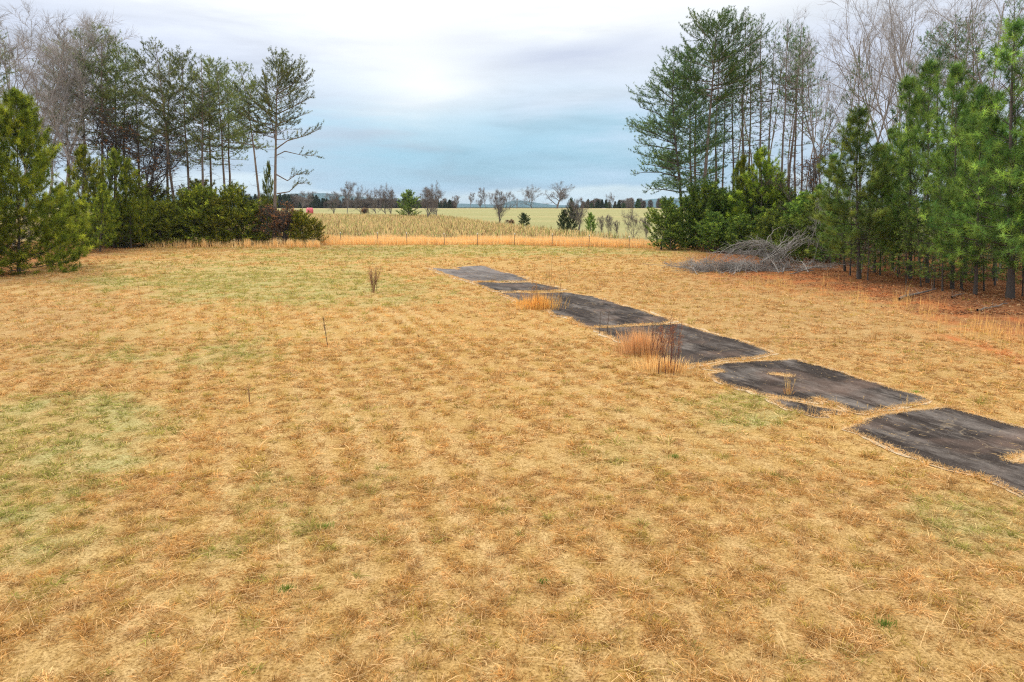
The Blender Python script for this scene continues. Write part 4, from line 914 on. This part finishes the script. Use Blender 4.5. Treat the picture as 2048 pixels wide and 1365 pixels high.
# ------------------------------------------------------------------ brush heap at the right wood edge
def brush():
    rng = np.random.RandomState(7); wood = Acc(); tw = Acc(); D0 = 49.0
    root_p = base_at(1580, D0)
    Ps, Ds, Ls = [], [], []
    def arc(p0, p1, p2, p3, r, k=10):
        t = np.linspace(0, 1, k)[:, None]; p0, p1, p2, p3 = [np.array(q) for q in (p0, p1, p2, p3)]
        P = (1-t)**3*p0+3*(1-t)**2*t*p1+3*(1-t)*t*t*p2+t**3*p3; P += rng.randn(k, 3)*0.03
        P[:, 2] = np.maximum(P[:, 2], 0.03)
        tube(wood, P, np.linspace(r, r*0.25, k), 5); return P
    def twigs(P, n, ln):
        q = rng.rand(n)*(len(P)-1.01); i = q.astype(int); f = (q-i)[:, None]
        A = P[i]*(1-f)+P[i+1]*f; ax = unit(P[i+1]-P[i]); D = unit(ax+unit(rng.randn(n, 3))*0.75)
        L = ln*(0.4+rng.rand(n)); spikes(tw, A, D, L, np.full(n, 0.011)); Q = A+D*(L*0.5)[:, None]; spikes(tw, Q, unit(D+rng.randn(n, 3)*.5), L*.7, np.full(n, 0.008))
    g = lambda px, py, d=0: pix(px, py, D0+d)
    for k in range(34):   # limbs arching from the heap over to the left
        s = g(1555+rng.randn()*22, 528+rng.randn()*8, rng.randn()*1.0); ex_ = 1405+rng.rand()*90; ey = 505+rng.rand()*25
        top = 470+rng.rand()*40
        P = arc(s, g(1530+rng.randn()*15, top-2, rng.randn()), g(ex_+45, top-8, rng.randn()), g(ex_, ey, rng.randn()*1.2), 0.018+0.012*rng.rand()); twigs(P, 16, 0.6)
    for k in range(16):   # limbs leaning up right
        s = g(1535+rng.randn()*15, 525, rng.randn()); e = g(1600+rng.randn()*16, 455+rng.rand()*28, rng.randn())
        P = arc(s, Vector(s).lerp(Vector(e), 0.3)+Vector((0, 0, 0.15)), Vector(s).lerp(Vector(e), 0.7), e, 0.03+0.015*rng.rand()); twigs(P, 12, 0.5)
    P = arc(g(1520, 505), g(1535, 480), g(1545, 455), g(1566, 454), 0.04); twigs(P, 8, .5); twigs(arc(g(1541, 472), g(1545, 480), g(1545, 488), g(1546, 492), 0.025), 4, .3)
    for k in range(100):   # low tangle
        cx = 1385+rng.rand()*250; s = g(cx, 545+rng.randn()*7, rng.randn()*1.5-1.0); e = g(cx+rng.randn()*60-20, 520+rng.rand()*28, rng.randn()*1.5-1)
        mid = Vector(s).lerp(Vector(e), 0.5)+Vector((0, 0, 0.4*rng.rand())); P = arc(s, mid, mid, e, 0.02+0.02*rng.rand()); twigs(P, 22, 0.55)
    for k in range(70):   # fine brush at the left foot
        cx = 1385+rng.rand()*140; s = g(cx, 546+rng.randn()*4, -2+rng.randn()); e = g(cx+rng.randn()*35-5, 518+rng.rand()*22, -2+rng.randn())
        mid = Vector(s).lerp(Vector(e), 0.5)+Vector((0, 0, 0.15)); P = arc(s, mid, mid, e, 0.014, 6); twigs(P, 20, 0.4)
    root = empty('brush_pile', root_p)
    for a, nm, m in ((wood, 'limbs', M['deadwood']), (tw, 'twigs', M['deadwood'])):
        a.V = [v-np.array(root_p) for v in a.V]; add(nm, a.mesh(nm, True), m, root)
    named(root, 'heap of grey dead branches arching at the edge of the right wood', 'brush pile')
brush()

# fallen logs on the litter
def log(px1, py1, px2, py2, r, label, name='fallen_log'):
    a, b = gnd(px1, py1), gnd(px2, py2); acc = Acc(); rng = np.random.RandomState(int(px1)); t = np.linspace(0, 1, 9)[:, None]
    P = (np.array(b)-np.array(a))*t+rng.randn(9, 3)*0.04; P[:, 2] = r*0.9+np.abs(rng.randn(9))*0.03
    tube(acc, P, r*np.linspace(1, 0.5, 9), 7)
    n = 8; q = rng.randint(1, 8, n); D = unit(np.stack([rng.randn(n), rng.randn(n), 0.3+rng.rand(n)*0.6], 1)); spikes(acc, P[q], D, 0.3+0.4*rng.rand(n), np.full(n, r*0.25))
    o = add(name, acc.mesh(name, True), M['barkpine'], loc=a); named(o, label, 'log', 'fallen branches under the right wood')
log(1797, 601, 1872, 582, 0.07, 'dark fallen trunk lying on red litter, left one below the right wood')
log(1955, 625, 2015, 610, 0.05, 'pale fallen pole lying on the litter at the foot of the thick right trunk')
log(1900, 598, 1925, 590, 0.04, 'short fallen stick between the pine trunks of the right wood')
log(195, 487, 330, 481, 0.07, 'long grey pole lying along the foot of the left cedars')
log(510, 487, 560, 489, 0.06, 'grey log on the ground at the foot of the two rightmost left pines')

# ------------------------------------------------------------------ fence
def fence():
    root = empty('wire_fence', base_at(980, 77)); rp = root.location.copy()
    posts = [(500, 489), (560, 490), (605, 490), (682, 489), (756, 489.5), (814, 489.5), (889, 491), (955, 491.5), (1029, 492), (1104, 493), (1177.5, 496.5), (1258, 500), (1340, 502), (420, 489), (340, 489), (258, 489)]
    posts.sort(); pts = []
    for i, (px, py) in enumerate(posts):
        b = gnd(px, py); pts.append(b); h = 1.38; acc = Acc()
        # T section: flange and web, with studs
        for (sx, sy, ox, oy) in ((0.06, 0.012, 0, 0), (0.012, 0.045, 0, 0.0285)):
            v = np.array([(ox+i_*sx/2, oy+j*sy/2, k) for k in (-0.05, h-0.12) for i_, j in ((-1, -1), (1, -1), (1, 1), (-1, 1))], float)
            q = [(0, 1, 5, 4), (1, 2, 6, 5), (2, 3, 7, 6), (3, 0, 4, 7), (4, 5, 6, 7)]
            Fa = np.array([t for a, b_, c, d in q for t in ((a, b_, c), (a, c, d))]); acc.put(v, Fa)
        o = add('post', acc.mesh('post'), M['steel'], root, b-rp); o.rotation_euler = (random.uniform(-.03, .03), random.uniform(-.03, .03), 0)
        acc = Acc()
        v = np.array([(i_*0.036, j*0.016+0.010, k) for k in (h-0.118, h) for i_, j in ((-1, -1), (1, -1), (1, 2.2), (-1, 2.2))], float)
        q = [(0, 1, 5, 4), (1, 2, 6, 5), (2, 3, 7, 6), (3, 0, 4, 7), (4, 5, 6, 7)]
        acc.put(v, np.array([t for a, b_, c, d in q for t in ((a, b_, c), (a, c, d))]))
        c = add('white_tip', acc.mesh('white_tip'), M['white'], o)
    for z in (0.35, 0.65, 0.95, 1.2):
        acc = Acc(); P = []
        for a, b in zip(pts[:-1], pts[1:]):
            for t in (0, 0.5): P.append(np.array(a.lerp(b, t))+np.array((0, -0.02, z-(0.03 if t else 0))))
        P.append(np.array(pts[-1])+np.array((0, -0.02, z)))
        tube(acc, np.array(P)-np.array(rp), np.full(len(P), 0.0045), 4); add('wire', acc.mesh('wire'), M['wire'], root)
    named(root, 'wire fence on thin steel posts with white tips across the far end of the field', 'fence')
fence()

# ------------------------------------------------------------------ weeds and small plants in the field
def weed(px, py, hpx, n, lean=0.15, fuzz=0, col=(0.28, 0.15, 0.07), fcol=(0.50, 0.24, 0.09), name='dry_weed', label='', group=None, spreadpx=0, twl=0.12, r=0.009, grass=0, gh=0.5, gcol=(0.75, 0.42, 0.14), seed=1, cat='weed', twn=10):
    b = gnd(px, py); rng = np.random.RandomState(seed+int(px)); h = hpx/F*(b.y/math.cos(PITCH)); sp = spreadpx/F*b.y
    root = empty(name, b); wood = Acc(); f = Acc(); g_ = Acc()
    for k in range(n):
        p = np.array((rng.randn()*sp*0.5, rng.randn()*sp*0.4, 0)); d = unit(np.array((rng.randn()*lean, rng.randn()*lean, 1.0))); H = h*(0.65+0.35*rng.rand()) if k else h
        t = np.linspace(0, 1, 6)[:, None]; P = p+d*t*H+np.array((rng.randn(), rng.randn(), 0))*0.05*H*t**2
        tube(wood, P, np.linspace(r, r*0.35, 6), 4)
        m = twn; q = 0.35+0.65*rng.rand(m); A = p+d*(q*H)[:, None]; D = unit(d*0.9+unit(rng.randn(m, 3))*0.6); L = twl*(0.5+rng.rand(m)); spikes(wood, A, D, L, np.full(m, r*0.45))
        if fuzz:
            A2 = A+D*(L*0.8)[:, None]; A2 = A2[q > 0.5]
            if len(A2): needles(f, A2, unit(rng.randn(len(A2), 3)+np.array((0, 0, 1))), fuzz, 0.045, 0.006, 0.8, fcol, rng)
    if n: add('stem', wood.mesh('stem'), plain('weed stem', col, 0.9), root)
    if f.n: add('seed_head', f.mesh('seed_head'), M['needle'], root)
    if grass:
        a = rng.rand(grass)*6.28; rr = np.abs(rng.randn(grass))*sp*0.55
        P = np.stack([np.cos(a)*rr, np.sin(a)*rr*0.7, np.zeros(grass)], 1); tl = np.abs(rng.randn(grass))*0.28
        D = np.stack([np.sin(tl)*np.cos(a), np.sin(tl)*np.sin(a), np.cos(tl)], 1)
        C = np.array(gcol)*(0.6+0.6*rng.rand(grass))[:, None]
        g_.put(*blades(P, D, gh*(0.35+0.65*rng.rand(grass)), 0.008*np.ones(grass)*max(1, b.y/18), C, 0.3, 2, rng)); add('leaf_blades', g_.mesh('leaf_blades'), M['grass'], root)
    tag(root, label, cat, group); return root
weed(748, 586, 50, 9, 0.20, 5, r=0.014, fcol=(0.60, 0.36, 0.15), name='dry_shrub', label='small rounded leafless bush alone in the mown field left of the driveway end', cat='bush', twl=0.30, twn=34, spreadpx=8)
weed(662, 694, 60, 1, 0.04, 3, r=0.014, col=(0.12, 0.08, 0.05), name='dry_sapling', label='single thin dead sapling standing in the middle of the left field', cat='sapling', twl=0.2, twn=22, spreadpx=6)
weed(281, 600, 46, 1, 0.02, 2, r=0.012, name='dry_stalk', label='lone thin dead stalk in the pale green band at left', twl=0.1)
weed(500, 808, 42, 2, 0.05, 0, name='dry_stalk', label='faint dry stalk in the left foreground grass above the yellow tufts', twl=0.1)
weed(1098, 563, 56, 5, 0.06, 2, r=0.013, col=(0.34, 0.22, 0.08), name='stem_group', label='group of upright yellowish stems right of the far end of the driveway', twl=0.15, spreadpx=34, twn=5)
weed(1078, 618, 56, 12, 0.14, 5, r=0.012, name='dry_weed', label='rusty weeds with straw grass on the near edge of the driveway, the farther clump', group='weed clumps by the driveway', spreadpx=42, grass=900, gh=0.9, twn=14)
weed(1045, 610, 24, 3, 0.2, 4, name='dry_weed', label='small low rusty weed left of the farther clump by the driveway', group='weed clumps by the driveway', spreadpx=24, grass=260, gh=0.3)
weed(1199, 668, 44, 1, 0.03, 1, r=0.013, col=(0.09, 0.06, 0.04), name='dry_stalk', label='thin dark stalk at the driveway edge, left of a pair', group='dark stalks at the driveway edge')
weed(1214, 672, 52, 1, 0.03, 1, r=0.013, col=(0.09, 0.06, 0.04), name='dry_stalk', label='thin dark stalk at the driveway edge, right of a pair', group='dark stalks at the driveway edge')
weed(1342, 744, 104, 16, 0.06, 6, col=(0.15, 0.06, 0.04), fcol=(0.42, 0.17, 0.08), name='dry_weed', label='tall dark red weeds with feathery rusty tops on the driveway edge, the nearer clump', group='weed clumps by the driveway', spreadpx=34, grass=400, gh=0.4, gcol=(0.72, 0.42, 0.15), twn=20, twl=0.14)
weed(1306, 728, 92, 4, 0.08, 5, col=(0.15, 0.06, 0.04), fcol=(0.45, 0.18, 0.08), name='dry_weed', label='few rusty weed stems just left of the tall nearer clump', group='weed clumps by the driveway', spreadpx=22, grass=200, gh=0.5, twn=16)
weed(1284, 708, 50, 0, 0.1, 0, name='orange_grass_clump', label='bright orange tussock of tall grass against the driveway, left of the red weeds', group='grass clumps by the driveway', spreadpx=54, grass=1500, gh=1.05, gcol=(0.82, 0.52, 0.25), cat='grass clump')
weed(1326, 740, 50, 0, 0.1, 0, name='orange_grass_clump', label='orange tussock of grass around the feet of the tall red weeds', group='grass clumps by the driveway', spreadpx=62, grass=1100, gh=0.5, gcol=(0.82, 0.56, 0.28), cat='grass clump')
weed(1576, 790, 48, 6, 0.14, 0, r=0.010, col=(0.60, 0.40, 0.17), name='straw_stalks', label='leaning pale straw stalks growing through the asphalt', group='straw stalks on the driveway', twl=0.07, spreadpx=10, grass=60, gh=0.3)
weed(1618, 830, 24, 8, 0.12, 0, col=(0.45, 0.30, 0.14), name='straw_stalks', label='short dark stalks at the lower grassy island of the driveway', group='straw stalks on the driveway', twl=0.05, spreadpx=26)
weed(1770, 812, 12, 7, 0.08, 0, col=(0.55, 0.38, 0.17), name='straw_stalks', label='row of little stalks along the grassy joint before the last slab', group='straw stalks on the driveway', twl=0.05, spreadpx=70)
weed(1814, 811, 20, 2, 0.08, 0, col=(0.60, 0.42, 0.2), name='straw_stalks', label='pair of taller straw stalks at the right end of the grassy joint', group='straw stalks on the driveway', twl=0.05, spreadpx=8)
for k, (px, py, s, lab) in enumerate([(1088, 1166, 14, 'tiny bright green weed in the lower middle of the field'), (1770, 1250, 40, 'bright green tuft in the lower right corner'), (648, 1055, 30, 'dark green flat tuft left of the lower middle'),
        (1548, 952, 26, 'green tuft below the nearest slab'), (1350, 916, 20, 'small dark green tuft under the driveway weeds'), (1812, 706, 18, 'green tuft in the grass right of the driveway'), (1830, 785, 18, 'dark green weed beside the right driveway edge'), (575, 1180, 22, 'low olive tuft in the lower left foreground')]):
    weed(px, py, 5, 0, name='green_tuft', label=lab, group='green tufts in the field', spreadpx=s, grass=130, gh=0.08, gcol=(0.24, 0.34, 0.07), cat='grass tuft', seed=k)

# ------------------------------------------------------------------ far field: trees, bale, pole, roofs, hills
far = [  # kind, base x, base y, top y, width factor, label
 ('farbare0', 603, 427, 390, 1.5, 'pale spreading bare tree just right of the yellow-green cedars, before the far wood'),
 ('farbare1', 668, 429, 389, 0.9, 'thin bare tree beside the taller rounded bare tree left of the far field'),
 ('farbare0', 694, 430, 375, 0.75, 'tallest rounded bare tree of the far hedge at left'),
 ('farbare2', 722, 429, 387, 0.8, 'faint bare tree right of the tallest rounded one in the far hedge'),
 ('farbare2', 753, 431, 392, 0.8, 'bare tree left of the darker pair in the far hedge'),
 ('farbare2', 772, 432, 385, 0.8, 'dark bare tree, left one of the pair beside the lone spruce-like evergreen'),
 ('farbare1', 782, 432, 385, 0.7, 'dark bare tree, right one of the pair beside the lone evergreen'),
 ('farbare1', 856, 438, 382, 1.0, 'broad vase shaped bare tree right of the lone evergreen'),
 ('farbare2', 876, 439, 384, 0.65, 'narrow vase shaped bare tree at the right end of the far hedge'),
 ('farbare1', 999, 449, 388, 0.85, 'dark many-stemmed bare tree standing in the hay meadow'),
 ('farbare1', 1159, 465, 404, 0.75, 'bare tree right of the dark cedars in the meadow'),
 ('farbare1', 1203, 471, 436, 0.5, 'spindly bare sapling in the meadow right of the pale bush, first of a row'),
 ('farbare1', 1217, 472, 434, 0.5, 'spindly bare sapling in the meadow, second of a row right of the pale bush'),
 ('farbare1', 1234, 474, 444, 0.5, 'short bare sapling in the meadow, third of a row'),
 ('farbare2', 1266, 480, 432, 0.7, 'bare bush with tall centre stem left of the right grove'),
 ('farbare1', 1292, 478, 438, 0.7, 'bare bush half hidden by the first cedar of the right grove')]
for kd, px, py, ty, wd, lab in far:
    b = gnd(px, py); o = place(kd, px, b.y, px+random.uniform(-2, 2), ty, wide=wd*1.0); named(o, lab, 'bare tree', 'bare trees beyond the fence')
for kd, px, ty, wd, lab in (('farbare1', 913, 394, .8, 'small bare tree on the skyline, leftmost of the skyline row'), ('farbare0', 940, 391, 0.7, 'open V shaped bare tree on the skyline'), ('farbare1', 961, 401, 1.0, 'low bare tree left of the taller skyline one'),
        ('farbare0', 971, 383, 0.7, 'upright bare tree on the skyline left of the many-stemmed one'), ('farbare2', 1064, 383, 1.15, 'wide fan shaped bare tree on the skyline beside the oak'), ('faroak', 1114, 374, 1.35, 'big round bare oak on the skyline, largest of its row'),
        ('farbare2', 1222, 394, 0.8, 'faint bare tree on the skyline right of the pale roof'), ('farbare1', 1262, 398, 1.2, 'faint bare thicket on the skyline at right')):
    o = place(kd, px, 458, px, ty, wide=wd); named(o, lab, 'bare tree', 'bare trees on the skyline')
def fardark(kd, px, py, ty, wd, lab, D=None, nm='cedar'):
    D = D or gnd(px, py).y; o = place(kd, px, D, px, ty, wide=wd); named(o, lab, nm, 'evergreens beyond the fence')
fardark('cedarR0', 818, 435, 384, 1.3, 'lone broad evergreen in the far hedge between the bare trees')
fardark('cedarD', 1048, 454, 427, 1.2, 'round dark evergreen bush in the meadow right of the many-stemmed tree')
fardark('cedarD', 1144, 464, 400, 0.5, 'taller dark cedar in the meadow')
fardark('cedarD', 1128, 464, 421, 0.75, 'lower dark cedar on the left side of the taller one in the meadow')
fardark('cedarR0', 1181, 468, 428, 0.8, 'pale olive bushy pine in the meadow right of the dark cedars')
fardark('cedarD', 1183, 0, 407, 1.0, 'small round evergreen on the skyline right of the oak', 462)
fardark('cedarD', 1218, 0, 405, 1.3, 'wide low evergreen on the skyline behind the pale roof', 466)
fardark('cedarD', 1247, 0, 407, 1.2, 'evergreen clump on the skyline, middle of the right part', 466)
fardark('cedarD', 1277, 0, 400, 0.8, 'evergreen on the skyline nearest the right grove', 466)
o = place('redshrub', 730, gnd(730, 431).y, 730, 418, wide=1.1); named(o, 'low reddish thicket at the foot of the far hedge', 'shrub')
o = place('redshrub', 1022, gnd(1022, 452).y, 1022, 441, wide=1.6); named(o, 'low grey brush between the many-stemmed tree and the round evergreen', 'shrub')

# far wood on the left: reads as one mass
def farwood():
    rng = np.random.RandomState(9); leaf = Acc(); n = 0
    tone = [((0.045, 0.075, 0.035), 1), ((0.17, 0.14, 0.12), 0)]
    for k in range(230):
        px = 480+rng.rand()*430 if k < 195 else 1160+rng.rand()*160
        D = 500+rng.rand()*70; b = base_at(px, D); ever = rng.rand() < (0.65 if px < 660 else 0.25)
        ty = (388+rng.rand()*12) if px < 650 else (397+rng.rand()*9)
        h = pix(px, ty, D).z-b.z; R = h*(0.28+0.12*rng.rand()); m = 420
        u = rng.rand(m); a = rng.rand(m)*6.28; rr = R*np.sqrt(rng.rand(m))*(1-np.abs(u*1.15-0.45))**0.5 if not ever else R*np.sqrt(rng.rand(m))*(1.05-u)
        P = np.stack([b.x+np.cos(a)*rr, b.y+np.sin(a)*rr, b.z+h*(0.08+0.92*u)], 1)
        c = tone[0][0] if ever else tone[1][0]
        needles(leaf, P, unit(rng.randn(m, 3)+np.array((0, 0, .8))), 5, 0.9 if ever else 1.3, 0.30 if ever else 0.09, 0.8, c, rng)
        spikes(leaf, np.array([[b.x, b.y, b.z]]), np.array([[0, 0, 1.0]]), np.array([h]), np.array([0.35]), np.array([[0.08, 0.065, 0.055]]))
    o = add('far_wood', leaf.mesh('far_wood'), M['needle']); tag(o, 'low mixed wood of evergreens and bare trees along the far horizon', 'wood', kind='stuff')
farwood()

# hills
def hills():
    rng = np.random.RandomState(4)
    nx, ny = 260, 14; xs = np.linspace(-2600, 2800, nx); V = []
    px = 1024+F*xs/3600.0
    prof = np.interp(px, [0, 560, 600, 640, 680, 780, 900, 1000, 1012, 1024, 1036, 1052, 1070, 1110, 1200, 1270, 1290, 1310, 1340, 1400, 2000], [395, 392, 388, 387, 391, 400, 407, 410, 406, 402, 401, 402.5, 405.5, 411, 411, 408, 401, 398, 397, 400, 400])
    top = CAMH+(409.8-prof)/F*3600
    for j in range(ny):
        t = j/(ny-1); y = 3000+1400*t; s = math.sin(math.pi*min(1, t*0.98+0.01))**0.8
        z = -12+(top+12)*s*(1+0.06*(fbm(xs*0.01+j, xs*0+j, 3)-0.5)); V.append(np.stack([xs, np.full(nx, y), z], 1))
    V = np.concatenate(V); i = (np.arange(ny-1)[:, None]*nx+np.arange(nx-1)[None, :]).ravel()
    me = make_mesh('hills', V, np.stack([i, i+1, i+nx+1, i+nx], 1), smooth=True)
    o = add('hills', me, plain('haze-blue wooded hill', (0.015, 0.085, 0.105), 1.0, 0.3, 0.01)); tag(o, 'low wooded hills far beyond the fields', kind='structure')  # blue-teal of distance haze is painted into the wooded hill colour
hills()

# wrapped bale
def bale():
    b = gnd(620, 430); D = b.y; acc = Acc(); r = 0.5*16/F*D; r = max(0.75, min(r, 1.3)); L = r*1.7; k = 28
    prof = [(-L/2, 0.0), (-L/2, r*0.86), (-L/2+0.10, r), (-L/6, r*1.01), (L/6, r*0.995), (L/2-0.10, r), (L/2, r*0.86), (L/2, 0.0)]
    V = [(x, q*math.cos(a*2*math.pi/k), r+q*math.sin(a*2*math.pi/k)) for x, q in prof for a in range(k)]
    n = len(prof); Fa = []
    for i in range(n-1):
        for j in range(k):
            a, b2, c, d = i*k+j, i*k+(j+1) % k, (i+1)*k+(j+1) % k, (i+1)*k+j; Fa += [(a, b2, c), (a, c, d)]
    o = add('round_bale', make_mesh('round_bale', V, Fa, smooth=False), M['pink'], loc=b); o.rotation_euler[2] = 0.5
    named(o, 'round bale in faded red wrap at the near end of the far meadow', 'hay bale')
bale()
# utility pole
b = base_at(1034, 452); top = pix(1034, 397, 452); acc = Acc(); h = top.z-b.z
tube(acc, [(0, 0, -0.3), (0, 0, h*0.5), (0.03, 0, h)], [0.26, 0.24, 0.21], 8); root = empty('utility_pole', b)
add('shaft', acc.mesh('shaft', True), M['barkfar'], root); acc = Acc(); tube(acc, [(-0.9, -0.15, h-0.7), (0.9, -0.15, h-0.7)], [0.08, 0.08], 4); add('crossarm', acc.mesh('crossarm'), M['barkfar'], root)
named(root, 'slim wooden utility pole on the skyline in front of the teal hill', 'utility pole')
# farm shed roof behind the crest
def shed(px, D, wpx, ty, lab):
    b = base_at(px, D); wd = wpx/F*D; h = max(2.0, pix(px, ty, D).z-b.z); d = wd*0.6; e = h*0.62; root = empty('farm_shed', b)
    v = [(-wd/2, -d/2, 0), (wd/2, -d/2, 0), (wd/2, d/2, 0), (-wd/2, d/2, 0), (-wd/2, -d/2, e), (wd/2, -d/2, e), (wd/2, d/2, e), (-wd/2, d/2, e), (-wd/2, 0, h-0.06), (wd/2, 0, h-0.06)]
    q = [(0, 1, 5), (0, 5, 4), (1, 2, 6), (1, 6, 5), (2, 3, 7), (2, 7, 6), (3, 0, 4), (3, 4, 7), (4, 8, 7), (5, 6, 9)]
    add('wall', make_mesh('wall', v, q), plain('shed wall', (0.45, 0.44, 0.42)), root)
    o_ = 0.3; v = [(-wd/2-o_, -d/2-o_, e-0.15), (wd/2+o_, -d/2-o_, e-0.15), (wd/2+o_, 0, h), (-wd/2-o_, 0, h), (-wd/2-o_, d/2+o_, e-0.15), (wd/2+o_, d/2+o_, e-0.15)]
    add('roof', make_mesh('roof', v, [(0, 1, 2), (0, 2, 3), (3, 2, 5), (3, 5, 4)]), M['roofwhite'], root); named(root, lab, 'shed')
shed(1207, 660, 13, 416.3, 'low shed with pale metal roof just showing over the meadow crest')

# ------------------------------------------------------------------ haze
def haze():
    x0, x1, y0, y1, z0, z1 = -3200, 3300, -100, 4600, -14, 75
    v = [(x, y, z) for z in (z0, z1) for x, y in ((x0, y0), (x1, y0), (x1, y1), (x0, y1))]
    q = [(0, 3, 2, 1), (4, 5, 6, 7), (0, 1, 5, 4), (1, 2, 6, 5), (2, 3, 7, 6), (3, 0, 4, 7)]
    me = bpy.data.meshes.new('haze'); me.from_pydata(v, [], q)
    m, t, out = newmat('haze'); p = t.new('ShaderNodeVolumePrincipled'); p.inputs['Color'].default_value = (0.72, 0.86, 1.0, 1)
    p.inputs['Density'].default_value = 0.00008; t.link(p.outputs[0], out.inputs['Volume'])
    tag(add('haze', me, m), 'thin bluish air over the distant fields and hills', 'haze', kind='stuff')
haze()
